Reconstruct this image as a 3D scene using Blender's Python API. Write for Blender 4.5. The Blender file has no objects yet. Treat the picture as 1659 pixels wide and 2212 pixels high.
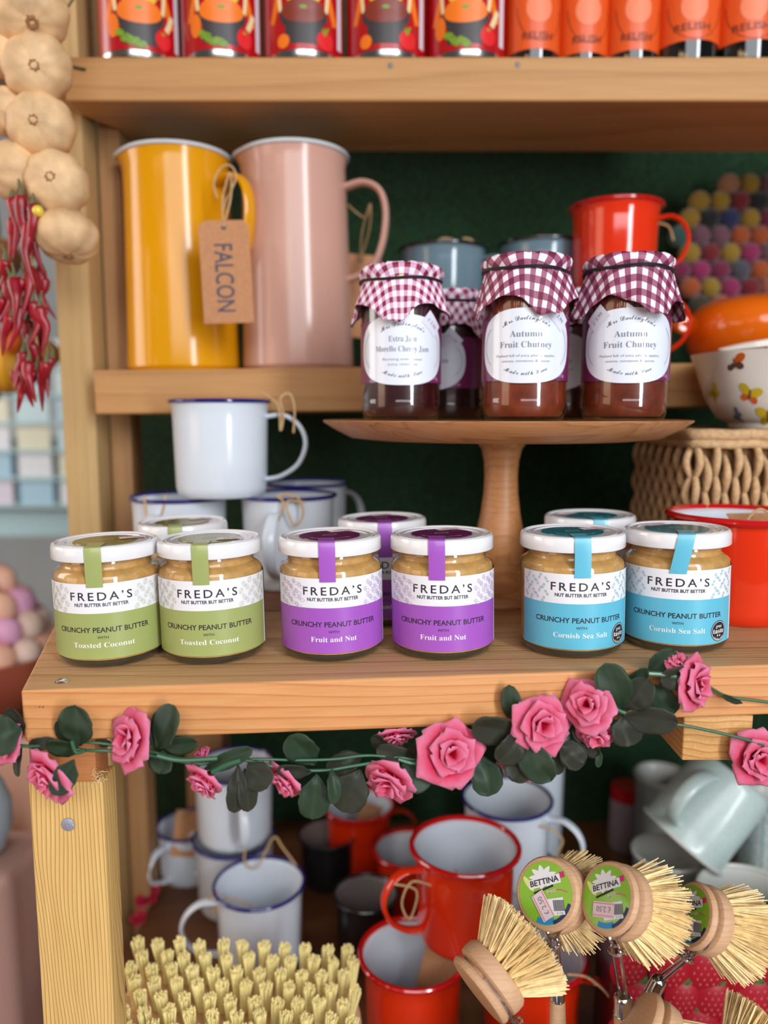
import bpy, math, random
from mathutils import Vector, Matrix, noise

SC = bpy.context.scene
COL = SC.collection
PI = math.pi
R = math.radians
rnd = random.Random(7)
CAMZ = 1.35                      # lens height above the shop floor

# ------------------------------------------------------------------ camera
FPX, W, H = 1650.0, 1659.0, 2212.0
PITCH = math.atan(208 / FPX)
K = FPX / 1900.0                  # layout depths were measured for a 1900 px focal length
Y0 = .6 * (1 - K)                # lens position in front of the stall
def YR(y): return K * y + Y0
def YV(y): return (y - Y0) / K
cam = bpy.data.cameras.new('camera')
cam.sensor_fit = 'VERTICAL'; cam.sensor_height = 24.0; cam.sensor_width = 36.0
cam.lens = FPX / H * 24.0
cam.clip_start = 0.02
cam.dof.use_dof = True
cam.dof.focus_distance = 0.49
cam.dof.aperture_fstop = 2.0
camo = bpy.data.objects.new('camera', cam); COL.objects.link(camo)
camo.location = (0, Y0, CAMZ); camo.rotation_euler = (R(90) - PITCH, 0, 0)
SC.camera = camo

# ------------------------------------------------------------------ world, lights, exposure
SC.view_settings.view_transform = 'Standard'
SC.view_settings.look = 'None'
SC.view_settings.gamma = 1
SC.view_settings.exposure = -0.02
SC.view_settings.use_curve_mapping = False
wd = bpy.data.worlds.new('daylight'); SC.world = wd; wd.use_nodes = True
wd.node_tree.nodes['Background'].inputs[0].default_value = (0.80, 0.88, 1.0, 1)
wd.node_tree.nodes['Background'].inputs[1].default_value = 0.09

def lamp(kind, loc, target, energy, color, sx=1, sy=1, name='lamp', spread=None):
    l = bpy.data.lights.new(name, kind); l.energy = energy; l.color = color
    if kind == 'AREA':
        l.shape = 'RECTANGLE'; l.size = sx; l.size_y = sy
        if spread: l.spread = spread
    else:
        l.shadow_soft_size = sx
    o = bpy.data.objects.new(name, l); COL.objects.link(o); o.location = loc
    d = Vector(target) - Vector(loc)
    o.rotation_euler = d.to_track_quat('-Z', 'Y').to_euler()
    return o
lamp('AREA', (1.25, -1.45, 1.75), (0, .6, 1.3), 46, (0.93, 0.97, 1.0), .34, 1.9, 'doorway_light')
lamp('AREA', (0.30, -1.70, 2.35), (0, .65, 1.25), 40, (0.92, 0.96, 1.0), 2.2, 1.2, 'skylight')
lamp('AREA', (-1.55, -.25, 1.45), (0, .7, 1.25), 4.5, (1.0, .70, .48), .7, .9, 'warm_shop_light')
lamp('AREA', (-1.9, 0.9, 1.9), (-.9, 2.2, 1.1), 22, (1.0, 0.95, 0.9), 1.2, 1.2, 'shop_floor_light')
for i in range(5):
    lamp('POINT', (-1.15 + i * .22, -.75 - .05 * (i % 2), 2.02 - .03 * i), (0, 0, 0), .9, (1.0, .66, .34), .03, name='string_bulb')

# ------------------------------------------------------------------ pixel ray helper (layout measured off the photograph)
def ray(px, py):
    v = (H / 2 - py) / FPX
    return ((px - W / 2) / FPX, math.cos(PITCH) + v * math.sin(PITCH), -math.sin(PITCH) + v * math.cos(PITCH))
def P(px, py, Y):
    a, b, c = ray(px, py); k = K * Y / b
    return Vector((a * k, Y0 + K * Y, CAMZ + c * k))
def YatZ(px, py, z):
    a, b, c = ray(px, py); return (z - CAMZ) / c * b / K
TILT = 0.018                     # the front board climbs slightly to the right
ZS = CAMZ - 0.155
def shelf_pt(px, py):
    a, b, c = ray(px, py)
    k = (ZS - CAMZ) / (c - TILT * a)
    return Vector((a * k, Y0 + b * k, CAMZ + c * k))
def face(p): return -math.atan2(p[0], p[1] - Y0)

# ------------------------------------------------------------------ scene tree
def thing(name, label, cat, loc=(0, 0, 0), rot=(0, 0, 0), group=None):
    o = bpy.data.objects.new(name, None); COL.objects.link(o)
    o.empty_display_size = .01
    o.location = loc; o.rotation_euler = rot
    o['label'] = label; o['category'] = cat
    if group: o['group'] = group
    return o
def tag(o, label, cat, group=None, kind=None):
    o['label'] = label; o['category'] = cat
    if group: o['group'] = group
    if kind: o['kind'] = kind
    return o
def structure(o):
    o['kind'] = 'structure'; return o
def copy_tree(root, loc, rot, label):
    def cp(o, par):
        c = o.copy(); COL.objects.link(c); c.parent = par
        for ch in kids[o.name]: cp(ch, c)
        return c
    kids = {}
    def walk(o):
        kids[o.name] = list(o.children)
        for c in kids[o.name]: walk(c)
    walk(root)
    r = cp(root, None); r.location = loc; r.rotation_euler = rot; r['label'] = label
    return r

class MB:
    def __init__(s):
        s.v, s.f, s.m, s.uv, s.col = [], [], [], {}, {}
    def add(s, vs, fs, m=0, M=None):
        b = len(s.v)
        for p in vs:
            p = Vector(p)
            s.v.append(M @ p if M is not None else p)
        for f in fs:
            s.f.append([b + i for i in f]); s.m.append(m)
        return b
    def lathe(s, prof, n=48, m=0, M=None, a0=0., a1=2 * PI, mod=None):
        full = abs(a1 - a0 - 2 * PI) < 1e-6
        k = n if full else n + 1
        vs, fs, rings = [], [], []
        for (r, z) in prof:
            if r < 1e-9:
                rings.append([len(vs)]); vs.append((0, 0, z)); continue
            ring = []
            for i in range(k):
                a = a0 + (a1 - a0) * i / n
                rr = r * (mod(a, z) if mod else 1)
                ring.append(len(vs)); vs.append((rr * math.sin(a), -rr * math.cos(a), z))
            rings.append(ring)
        for A, B in zip(rings, rings[1:]):
            for i in range(n):
                j = (i + 1) % k
                if len(A) == 1 and len(B) == 1: continue
                if len(A) == 1: fs.append([A[0], B[j], B[i]])
                elif len(B) == 1: fs.append([A[i], A[j], B[0]])
                else: fs.append([A[i], A[j], B[j], B[i]])
        return s.add(vs, fs, m, M)
    def tube(s, pts, r, n=8, m=0, M=None, caps=True, closed=False, flat=1.0, ref=None):
        pts = [Vector(p) for p in pts]; L = len(pts)
        rr = r if isinstance(r, (list, tuple)) else [r] * L
        vs, fs = [], []
        prev = None
        for i, p in enumerate(pts):
            if closed: t = pts[(i + 1) % L] - pts[i - 1]
            else: t = pts[min(i + 1, L - 1)] - pts[max(i - 1, 0)]
            t = t.normalized() if t.length > 1e-12 else Vector((0, 0, 1))
            if prev is None:
                u = Vector(ref) if ref is not None else (Vector((0, 0, 1)) if abs(t.z) < .9 else Vector((1, 0, 0)))
            else: u = prev
            u = u - t * u.dot(t)
            u = u.normalized() if u.length > 1e-9 else t.orthogonal().normalized()
            prev = u; w = t.cross(u)
            for k in range(n):
                a = 2 * PI * k / n
                vs.append(p + u * (math.cos(a) * rr[i]) + w * (math.sin(a) * rr[i] * flat))
        lim = L if closed else L - 1
        for i in range(lim):
            j = (i + 1) % L
            for k in range(n):
                q = (k + 1) % n
                fs.append([i * n + k, i * n + q, j * n + q, j * n + k])
        if caps and not closed:
            fs.append(list(range(n))[::-1]); fs.append([(L - 1) * n + k for k in range(n)])
        return s.add(vs, fs, m, M)
    def box(s, x0, x1, y0, y1, z0, z1, m=0, M=None, b=0.0):
        if b <= 0:
            vs = [(x, y, z) for z in (z0, z1) for y in (y0, y1) for x in (x0, x1)]
            fs = [[0, 2, 3, 1], [4, 5, 7, 6], [0, 1, 5, 4], [2, 6, 7, 3], [0, 4, 6, 2], [1, 3, 7, 5]]
            return s.add(vs, fs, m, M)
        import bmesh
        bm = bmesh.new()
        vv = [bm.verts.new((x, y, z)) for z in (z0, z1) for y in (y0, y1) for x in (x0, x1)]
        for f in [[0, 2, 3, 1], [4, 5, 7, 6], [0, 1, 5, 4], [2, 6, 7, 3], [0, 4, 6, 2], [1, 3, 7, 5]]:
            bm.faces.new([vv[i] for i in f])
        bmesh.ops.bevel(bm, geom=bm.edges[:], offset=b, segments=3, profile=.5, affect='EDGES')
        bm.verts.index_update()
        r = s.add([v.co.copy() for v in bm.verts], [[v.index for v in f.verts] for f in bm.faces], m, M)
        bm.free(); return r
    def ball(s, c, r, n=12, k=8, m=0, M=None, sc=(1, 1, 1), mod=None):
        prof_v, fs = [], []
        c = Vector(c)
        vs = [c + Vector((0, 0, -r * sc[2]))]
        for j in range(1, k):
            ph = -PI / 2 + PI * j / k
            for i in range(n):
                a = 2 * PI * i / n
                d = Vector((math.cos(a) * math.cos(ph), math.sin(a) * math.cos(ph), math.sin(ph)))
                q = mod(d) if mod else 1
                vs.append(c + Vector((d.x * sc[0], d.y * sc[1], d.z * sc[2])) * r * q)
        vs.append(c + Vector((0, 0, r * sc[2])))
        for i in range(n): fs.append([0, 1 + (i + 1) % n, 1 + i])
        for j in range(k - 2):
            for i in range(n):
                a = 1 + j * n + i; b = 1 + j * n + (i + 1) % n
                fs.append([a, b, b + n, a + n])
        T = len(vs) - 1; q = 1 + (k - 2) * n
        for i in range(n): fs.append([q + i, q + (i + 1) % n, T])
        return s.add(vs, fs, m, M)
    def prism(s, poly, z0, z1, m=0, M=None):
        n = len(poly)
        vs = [(x, y, z0) for x, y in poly] + [(x, y, z1) for x, y in poly]
        fs = [list(range(n))[::-1], list(range(n, 2 * n))] + [[i, (i + 1) % n, n + (i + 1) % n, n + i] for i in range(n)]
        return s.add(vs, fs, m, M)
    def build(s, name, mats, parent=None, smooth=35, loc=None, rot=None):
        me = bpy.data.meshes.new(name)
        me.from_pydata([tuple(v) for v in s.v], [], s.f)
        if not isinstance(mats, (list, tuple)): mats = [mats]
        for m in mats: me.materials.append(m)
        me.polygons.foreach_set('material_index', s.m)
        if s.uv:
            ul = me.uv_layers.new(name='UVMap')
            for lp in me.loops:
                ul.data[lp.index].uv = s.uv.get(lp.vertex_index, (0, 0))
        if s.col:
            ca = me.attributes.new('tint', 'FLOAT', 'POINT')
            ca.data.foreach_set('value', [s.col.get(i, 0.) for i in range(len(s.v))])
        if smooth:
            me.polygons.foreach_set('use_smooth', [True] * len(me.polygons))
            me.set_sharp_from_angle(angle=R(smooth))
        me.update()
        o = bpy.data.objects.new(name, me); COL.objects.link(o)
        if parent is not None: o.parent = parent
        if loc is not None: o.location = loc
        if rot is not None: o.rotation_euler = rot
        return o

def spline(pts, n=8, closed=False):
    pts = [Vector(p) for p in pts]; out = []
    L = len(pts)
    for i in range(L if closed else L - 1):
        if closed: p0, p1, p2, p3 = pts[i - 1], pts[i], pts[(i + 1) % L], pts[(i + 2) % L]
        else: p0, p1, p2, p3 = pts[max(i - 1, 0)], pts[i], pts[i + 1], pts[min(i + 2, L - 1)]
        for k in range(n):
            t = k / n
            out.append(.5 * ((2 * p1) + (-p0 + p2) * t + (2 * p0 - 5 * p1 + 4 * p2 - p3) * t * t + (-p0 + 3 * p1 - 3 * p2 + p3) * t ** 3))
    if not closed: out.append(pts[-1])
    return out

# ------------------------------------------------------------------ materials
def lin(c):
    o = []
    for x in c[:3]:
        x = x / 255.
        o.append(x / 12.92 if x <= .04045 else ((x + .055) / 1.055) ** 2.4)
    return (*o, 1.)
def newmat(name):
    m = bpy.data.materials.new(name); m.use_nodes = True
    nt = m.node_tree; return m, nt, nt.nodes['Principled BSDF']
MC = {}
def mat(name, c, rough=.5, metal=0., coat=0., spec=.5, bump=0., bscale=300., emit=None, var=0., vscale=40., sss=0., sheen=0.):
    if name in MC: return MC[name]
    m, nt, b = newmat(name)
    b.inputs['Base Color'].default_value = lin(c)
    b.inputs['Roughness'].default_value = rough
    b.inputs['Metallic'].default_value = metal
    b.inputs['Coat Weight'].default_value = coat
    b.inputs['Coat Roughness'].default_value = .04
    b.inputs['Specular IOR Level'].default_value = spec
    if sheen: b.inputs['Sheen Weight'].default_value = sheen
    if sss:
        b.inputs['Subsurface Weight'].default_value = sss
        b.inputs['Subsurface Radius'].default_value = (.004, .002, .001)
    if emit:
        b.inputs['Emission Color'].default_value = lin(emit[0]); b.inputs['Emission Strength'].default_value = emit[1]
    tc = nt.nodes.new('ShaderNodeTexCoord')
    if var:
        n = nt.nodes.new('ShaderNodeTexNoise'); n.inputs['Scale'].default_value = vscale; n.inputs['Detail'].default_value = 4
        nt.links.new(tc.outputs['Object'], n.inputs['Vector'])
        mx = nt.nodes.new('ShaderNodeMixRGB'); mx.blend_type = 'MULTIPLY'; mx.inputs['Fac'].default_value = 1
        rp = nt.nodes.new('ShaderNodeMapRange'); rp.inputs['From Min'].default_value = .3; rp.inputs['From Max'].default_value = .7
        rp.inputs['To Min'].default_value = 1 - var; rp.inputs['To Max'].default_value = 1 + var * .5
        nt.links.new(n.outputs['Fac'], rp.inputs['Value'])
        mx.inputs['Color1'].default_value = lin(c)
        nt.links.new(rp.outputs['Result'], mx.inputs['Color2']); nt.links.new(mx.outputs['Color'], b.inputs['Base Color'])
    if bump:
        n = nt.nodes.new('ShaderNodeTexNoise'); n.inputs['Scale'].default_value = bscale; n.inputs['Detail'].default_value = 3
        nt.links.new(tc.outputs['Object'], n.inputs['Vector'])
        bp = nt.nodes.new('ShaderNodeBump'); bp.inputs['Strength'].default_value = bump; bp.inputs['Distance'].default_value = .001
        nt.links.new(n.outputs['Fac'], bp.inputs['Height']); nt.links.new(bp.outputs['Normal'], b.inputs['Normal'])
    MC[name] = m
    return m

def wood(name, c1, c2, axis=0, scale=1., rough=.6, line=.5, bump=.35, dark=None, waves=60., dist=4., al=.07):
    """grain runs along axis; c1 light, c2 dark grain"""
    m, nt, b = newmat(name)
    N = nt.nodes.new; L = nt.links.new
    tc = N('ShaderNodeTexCoord')
    mp = N('ShaderNodeMapping'); s = [1, 1, 1]; s[axis] = al
    mp.inputs['Scale'].default_value = s
    L(tc.outputs['Object'], mp.inputs['Vector'])
    n1 = N('ShaderNodeTexNoise'); n1.inputs['Scale'].default_value = 9 * scale; n1.inputs['Detail'].default_value = 3; n1.inputs['Distortion'].default_value = .4
    L(mp.outputs['Vector'], n1.inputs['Vector'])
    # growth rings: a sine of the warped noise field plus height
    sep = N('ShaderNodeSeparateXYZ'); L(mp.outputs['Vector'], sep.inputs[0])
    ax = 2 if axis != 2 else 0
    a1 = N('ShaderNodeMath'); a1.operation = 'MULTIPLY'; a1.inputs[1].default_value = waves * scale
    L(sep.outputs[ax], a1.inputs[0])
    a2 = N('ShaderNodeMath'); a2.operation = 'MULTIPLY'; a2.inputs[1].default_value = waves * scale * .5
    L(sep.outputs[1], a2.inputs[0])
    a3 = N('ShaderNodeMath'); a3.operation = 'ADD'; L(a1.outputs[0], a3.inputs[0]); L(a2.outputs[0], a3.inputs[1])
    a4 = N('ShaderNodeMath'); a4.operation = 'MULTIPLY_ADD'; a4.inputs[1].default_value = dist * 3
    L(n1.outputs['Fac'], a4.inputs[0]); L(a3.outputs[0], a4.inputs[2])
    a5 = N('ShaderNodeMath'); a5.operation = 'FRACT'; L(a4.outputs[0], a5.inputs[0])
    rp = N('ShaderNodeValToRGB')
    e = rp.color_ramp.elements
    e[0].position = 0; e[0].color = (0, 0, 0, 1); e[1].position = 1; e[1].color = (1, 1, 1, 1)
    x = rp.color_ramp.elements.new(.72); x.color = (.25, .25, .25, 1)
    x = rp.color_ramp.elements.new(.93); x.color = (1, 1, 1, 1)
    e = rp.color_ramp.elements; e[-1].color = (0, 0, 0, 1)
    L(a5.outputs[0], rp.inputs['Fac'])
    mp2 = N('ShaderNodeMapping'); s2 = [1, 1, 1]; s2[axis] = .04; mp2.inputs['Scale'].default_value = s2
    L(tc.outputs['Object'], mp2.inputs['Vector'])
    n2 = N('ShaderNodeTexNoise'); n2.inputs['Scale'].default_value = 420; n2.inputs['Detail'].default_value = 4
    L(mp2.outputs['Vector'], n2.inputs['Vector'])
    n3 = N('ShaderNodeTexNoise'); n3.inputs['Scale'].default_value = 14; n3.inputs['Detail'].default_value = 2
    L(mp.outputs['Vector'], n3.inputs['Vector'])
    f1 = N('ShaderNodeMath'); f1.operation = 'MULTIPLY'; f1.inputs[1].default_value = line; L(rp.outputs['Color'], f1.inputs[0])
    f2 = N('ShaderNodeMath'); f2.operation = 'MULTIPLY_ADD'; f2.inputs[1].default_value = .55; L(n2.outputs['Fac'], f2.inputs[0]); L(f1.outputs[0], f2.inputs[2])
    f3 = N('ShaderNodeMath'); f3.operation = 'MULTIPLY_ADD'; f3.inputs[1].default_value = .6; L(n3.outputs['Fac'], f3.inputs[0]); L(f2.outputs[0], f3.inputs[2])
    f4 = N('ShaderNodeMapRange'); f4.inputs['From Min'].default_value = .35; f4.inputs['From Max'].default_value = 1.15; L(f3.outputs[0], f4.inputs['Value'])
    mx = N('ShaderNodeMixRGB'); mx.inputs['Color1'].default_value = lin(c1); mx.inputs['Color2'].default_value = lin(c2)
    L(f4.outputs['Result'], mx.inputs['Fac']); L(mx.outputs['Color'], b.inputs['Base Color'])
    b.inputs['Roughness'].default_value = rough
    bp = N('ShaderNodeBump'); bp.inputs['Strength'].default_value = bump; bp.inputs['Distance'].default_value = .0008
    L(f3.outputs[0], bp.inputs['Height']); L(bp.outputs['Normal'], b.inputs['Normal'])
    return m

def glass(name='clear_glass', tint=(1, 1, 1), gloss=1.0):
    if name in MC: return MC[name]
    m = bpy.data.materials.new(name); m.use_nodes = True; nt = m.node_tree
    nt.nodes.clear(); N = nt.nodes.new; L = nt.links.new
    out = N('ShaderNodeOutputMaterial'); tr = N('ShaderNodeBsdfTransparent'); gl = N('ShaderNodeBsdfGlossy')
    tr.inputs[0].default_value = (*tint, 1); gl.inputs['Roughness'].default_value = .03
    fr = N('ShaderNodeFresnel'); fr.inputs[0].default_value = 1.7
    g = N('ShaderNodeNewGeometry'); iv = N('ShaderNodeMath'); iv.operation = 'SUBTRACT'; iv.inputs[0].default_value = gloss
    L(g.outputs['Backfacing'], iv.inputs[1])
    mu = N('ShaderNodeMath'); mu.operation = 'MULTIPLY'; mu.use_clamp = True
    L(fr.outputs[0], mu.inputs[0]); L(iv.outputs[0], mu.inputs[1])
    mx = N('ShaderNodeMixShader'); L(mu.outputs[0], mx.inputs[0]); L(tr.outputs[0], mx.inputs[1]); L(gl.outputs[0], mx.inputs[2])
    L(mx.outputs[0], out.inputs[0])
    MC[name] = m; return m

def gingham(name, dark, mid, light, period):
    m, nt, b = newmat(name); N = nt.nodes.new; L = nt.links.new
    uv = N('ShaderNodeUVMap'); sep = N('ShaderNodeSeparateXYZ'); L(uv.outputs[0], sep.inputs[0])
    st = []
    for k in (0, 1):
        a = N('ShaderNodeMath'); a.operation = 'DIVIDE'; a.inputs[1].default_value = period; L(sep.outputs[k], a.inputs[0])
        f = N('ShaderNodeMath'); f.operation = 'FRACT'; L(a.outputs[0], f.inputs[0])
        g = N('ShaderNodeMath'); g.operation = 'GREATER_THAN'; g.inputs[1].default_value = .5; L(f.outputs[0], g.inputs[0])
        st.append(g)
    s = N('ShaderNodeMath'); s.operation = 'ADD'; L(st[0].outputs[0], s.inputs[0]); L(st[1].outputs[0], s.inputs[1])
    h = N('ShaderNodeMath'); h.operation = 'MULTIPLY'; h.inputs[1].default_value = .5; L(s.outputs[0], h.inputs[0])
    rp = N('ShaderNodeValToRGB'); rp.color_ramp.interpolation = 'CONSTANT'; e = rp.color_ramp.elements
    e[0].color = lin(light); e[0].position = 0; e[1].position = .75; e[1].color = lin(dark)
    x = e.new(.25); x.color = lin(mid)
    L(h.outputs[0], rp.inputs[0]); L(rp.outputs[0], b.inputs['Base Color'])
    b.inputs['Roughness'].default_value = .55
    return m

def tinted(name, c0, c1, rough=.6, weave=True, coat=0.):
    """two colours of one fabric, mixed by the vertex attribute 'tint' (dye fading towards the petal edge)"""
    m, nt, b = newmat(name); N = nt.nodes.new; L = nt.links.new
    at = N('ShaderNodeAttribute'); at.attribute_name = 'tint'
    tc = N('ShaderNodeTexCoord'); no = N('ShaderNodeTexNoise'); no.inputs['Scale'].default_value = 160
    L(tc.outputs['Object'], no.inputs['Vector'])
    ad = N('ShaderNodeMath'); ad.operation = 'MULTIPLY_ADD'; ad.inputs[1].default_value = .4; ad.inputs[2].default_value = -.22
    L(no.outputs['Fac'], ad.inputs[0])
    a2 = N('ShaderNodeMath'); a2.operation = 'ADD'; a2.use_clamp = True; L(ad.outputs[0], a2.inputs[0]); L(at.outputs['Fac'], a2.inputs[1])
    mx = N('ShaderNodeMixRGB'); mx.inputs['Color1'].default_value = lin(c0); mx.inputs['Color2'].default_value = lin(c1)
    L(a2.outputs[0], mx.inputs['Fac']); L(mx.outputs[0], b.inputs['Base Color'])
    b.inputs['Roughness'].default_value = rough; b.inputs['Coat Weight'].default_value = coat; b.inputs['Coat Roughness'].default_value = .35
    if weave:
        w1 = N('ShaderNodeTexWave'); w1.inputs['Scale'].default_value = 900; w1.bands_direction = 'DIAGONAL'
        w2 = N('ShaderNodeTexWave'); w2.inputs['Scale'].default_value = 900; w2.bands_direction = 'X'
        L(tc.outputs['Object'], w1.inputs['Vector']); L(tc.outputs['Object'], w2.inputs['Vector'])
        s = N('ShaderNodeMath'); s.operation = 'ADD'; L(w1.outputs['Fac'], s.inputs[0]); L(w2.outputs['Fac'], s.inputs[1])
        bp = N('ShaderNodeBump'); bp.inputs['Strength'].default_value = .6; bp.inputs['Distance'].default_value = .0003
        L(s.outputs[0], bp.inputs['Height']); L(bp.outputs['Normal'], b.inputs['Normal'])
    return m

# ------------------------------------------------------------------ lettering
_tc = {}
def text_raw(body, off=0., space=1.):
    k = (body, off, space)
    if k in _tc: return _tc[k]
    c = bpy.data.curves.new('lettering', 'FONT'); c.body = body; c.offset = off; c.space_character = space; c.resolution_u = 3
    o = bpy.data.objects.new('lettering', c); COL.objects.link(o)
    bpy.context.view_layer.update()
    me = bpy.data.meshes.new_from_object(o)
    vs = [(v.co.x, v.co.y) for v in me.vertices]; fs = [list(p.vertices) for p in me.polygons]
    bpy.data.objects.remove(o); bpy.data.curves.remove(c); bpy.data.meshes.remove(me)
    _tc[k] = (vs, fs); return _tc[k]
def text_fit(body, cx, base, cap=None, width=None, off=0., space=1., capref=.73):
    """lettering in the x,z plane of a label: centred on cx, baseline at base, capital height cap, fitted to width"""
    vs, fs = text_raw(body, off, space)
    if not vs: return [], []
    x0 = min(v[0] for v in vs); x1 = max(v[0] for v in vs)
    sy = cap / capref
    sx = width / (x1 - x0) if width else sy
    return [(cx + (v[0] - (x0 + x1) / 2) * sx, base + v[1] * sy) for v in vs], fs
def text_arc(body, cx, cz, rad, mid, size, step, up=True, off=0.):
    """characters one by one round a circle; mid is the angle of the centre of the text"""
    V, F = [], []
    ws = []
    for ch in body:
        vs, fs = text_raw(ch, off) if ch != ' ' else ([], [])
        wd_ = (max(v[0] for v in vs) - min(v[0] for v in vs)) if vs else .35
        ws.append(wd_ * size + step)
    tot = sum(ws); s = -tot / 2
    for ch, w_ in zip(body, ws):
        a = (s + w_ / 2) / rad; s += w_
        if ch == ' ': continue
        vs, fs = text_raw(ch, off)
        x0 = min(v[0] for v in vs); x1 = max(v[0] for v in vs)
        b = len(V)
        for v in vs:
            lx = (v[0] - (x0 + x1) / 2) * size; lz = v[1] * size
            if up:
                an = mid - a; rr = rad + lz
                c, s_ = math.cos(an), math.sin(an)
                V.append((cx + rad * c + lz * c + lx * s_, cz + rad * s_ + lz * s_ - lx * c))
            else:
                an = mid + a
                c, s_ = math.cos(an), math.sin(an)
                V.append((cx + rad * c - lz * c - lx * s_, cz + rad * s_ - lz * s_ + lx * c))
        F += [[b + i for i in f] for f in fs]
    return V, F
def wrap(V, rad, th0=0.):
    return [(rad * math.sin(th0 + x / rad), -rad * math.cos(th0 + x / rad), z) for x, z in V]
def outline(pts, w, closed=True):
    n = len(pts); V, F = [], []
    for i, p in enumerate(pts):
        a = pts[i - 1] if (closed or i) else p; c = pts[(i + 1) % n] if (closed or i < n - 1) else p
        dx, dz = c[0] - a[0], c[1] - a[1]; l = math.hypot(dx, dz) or 1
        nx, nz = -dz / l * w / 2, dx / l * w / 2
        V += [(p[0] + nx, p[1] + nz), (p[0] - nx, p[1] - nz)]
    for i in range(n if closed else n - 1):
        j = (i + 1) % n
        F.append([2 * i + 1, 2 * j + 1, 2 * j, 2 * i])
    return V, F
def blob(cx, cz, rx, rz, n=32, rings=1, rot=0., f=None):
    V, F = [(cx, cz)], []
    for k in range(1, rings + 1):
        for i in range(n):
            a = 2 * PI * i / n; q = (f(a) if f else 1) * k / rings
            x, z = rx * q * math.cos(a), rz * q * math.sin(a)
            V.append((cx + x * math.cos(rot) - z * math.sin(rot), cz + x * math.sin(rot) + z * math.cos(rot)))
    for i in range(n): F.append([0, 1 + i, 1 + (i + 1) % n])
    for k in range(1, rings):
        for i in range(n):
            a = 1 + (k - 1) * n + i; b = 1 + (k - 1) * n + (i + 1) % n
            F.append([a, a + n, b + n, b])
    return V, F
def rect(cx, cz, w, h, rot=0., nx=4, nz=2):
    V, F = [], []
    for j in range(nz + 1):
        for i in range(nx + 1):
            x, z = -w / 2 + w * i / nx, -h / 2 + h * j / nz
            V.append((cx + x * math.cos(rot) - z * math.sin(rot), cz + x * math.sin(rot) + z * math.cos(rot)))
    for j in range(nz):
        for i in range(nx):
            a = j * (nx + 1) + i; F.append([a, a + 1, a + nx + 2, a + nx + 1])
    return V, F
def turn(VF, ang, cx, cz):
    V, F = VF; c, s = math.cos(ang), math.sin(ang)
    return [(cx + (x - cx) * c - (z - cz) * s, cz + (x - cx) * s + (z - cz) * c) for x, z in V], F
def flat3(V, y=0.):
    return [(x, y, z) for x, z in V]
def bold(t):
    out = ''
    for ch in t:
        if 'A' <= ch <= 'Z': out += chr(0x1D400 + ord(ch) - 65)
        elif 'a' <= ch <= 'z': out += chr(0x1D41A + ord(ch) - 97)
        else: out += ch
    return out
def script(t):
    out = ''
    for ch in t:
        if 'A' <= ch <= 'Z': out += chr(0x1D4D0 + ord(ch) - 65)
        elif 'a' <= ch <= 'z': out += chr(0x1D4EA + ord(ch) - 97)
        else: out += ch
    return out

# ------------------------------------------------------------------ shared materials
M_BOARD = wood('pine_board', (230, 170, 110), (196, 122, 66), 0, 1.0, .55, .50, .3, waves=110, dist=4.5)
M_BOARDTOP = wood('weathered_board_top', (216, 170, 120), (166, 120, 78), 0, 1.2, .65, .35, 1.0, waves=60, dist=2)
M_UPPER = wood('oiled_board', (196, 146, 90), (156, 106, 58), 0, 1.0, .6, .3, .2, waves=45, dist=2.2)
M_BACKPLANK = wood('brown_plank', (150, 98, 58), (108, 66, 36), 0, 1.0, .6, .3, .2, waves=40)
M_POST = wood('pale_pine_post', (238, 202, 132), (192, 144, 74), 2, 1.0, .6, .85, .5, waves=400, dist=7, al=.3)
M_POSTBACK = wood('back_post', (196, 164, 112), (166, 130, 80), 2, 1.0, .65, .3, .2, waves=50)
M_POSTBROWN = wood('back_post_brown', (170, 128, 84), (140, 98, 58), 2, 1.0, .65, .3, .2, waves=50)
M_ORANGEEND = wood('stained_block', (206, 140, 84), (172, 100, 52), 0, 3.0, .7, .2, .7, waves=60)
M_ENDGRAIN = wood('end_grain', (226, 178, 112), (186, 130, 70), 1, .6, .6, .7, .3, waves=500, dist=5)
M_ACACIA = wood('acacia_turned', (212, 150, 96), (154, 94, 52), 0, 2.0, .42, .35, .1, waves=40)
M_BEECH = wood('beech', (218, 178, 140), (190, 142, 104), 0, 3.0, .6, .25, .25, waves=120)
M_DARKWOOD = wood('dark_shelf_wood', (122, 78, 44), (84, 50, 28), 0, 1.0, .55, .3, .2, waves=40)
M_GLASS = glass()
M_WHITELID = mat('white_lacquer', (236, 236, 240), .22, coat=.6)
M_CHROME = mat('chrome', (215, 215, 220), .12, metal=1.)
M_ZINC = mat('zinc', (120, 118, 118), .6, metal=.8, bump=.2)
M_INK = mat('dark_ink', (38, 34, 44), .5)
M_WHITEINK = mat('white_ink', (245, 245, 240), .5)
M_PAPER = mat('white_paper', (236, 236, 242), .4)
M_STICKER = mat('pink_sticker', (232, 208, 216), .5)
M_KRAFT = mat('kraft_card', (186, 132, 92), .85, var=.12, vscale=300)
M_TWINE = mat('jute_twine', (200, 164, 118), .9, var=.25, vscale=500, bump=.4)
M_BLACK = mat('black_rubber', (28, 28, 32), .4)

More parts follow.
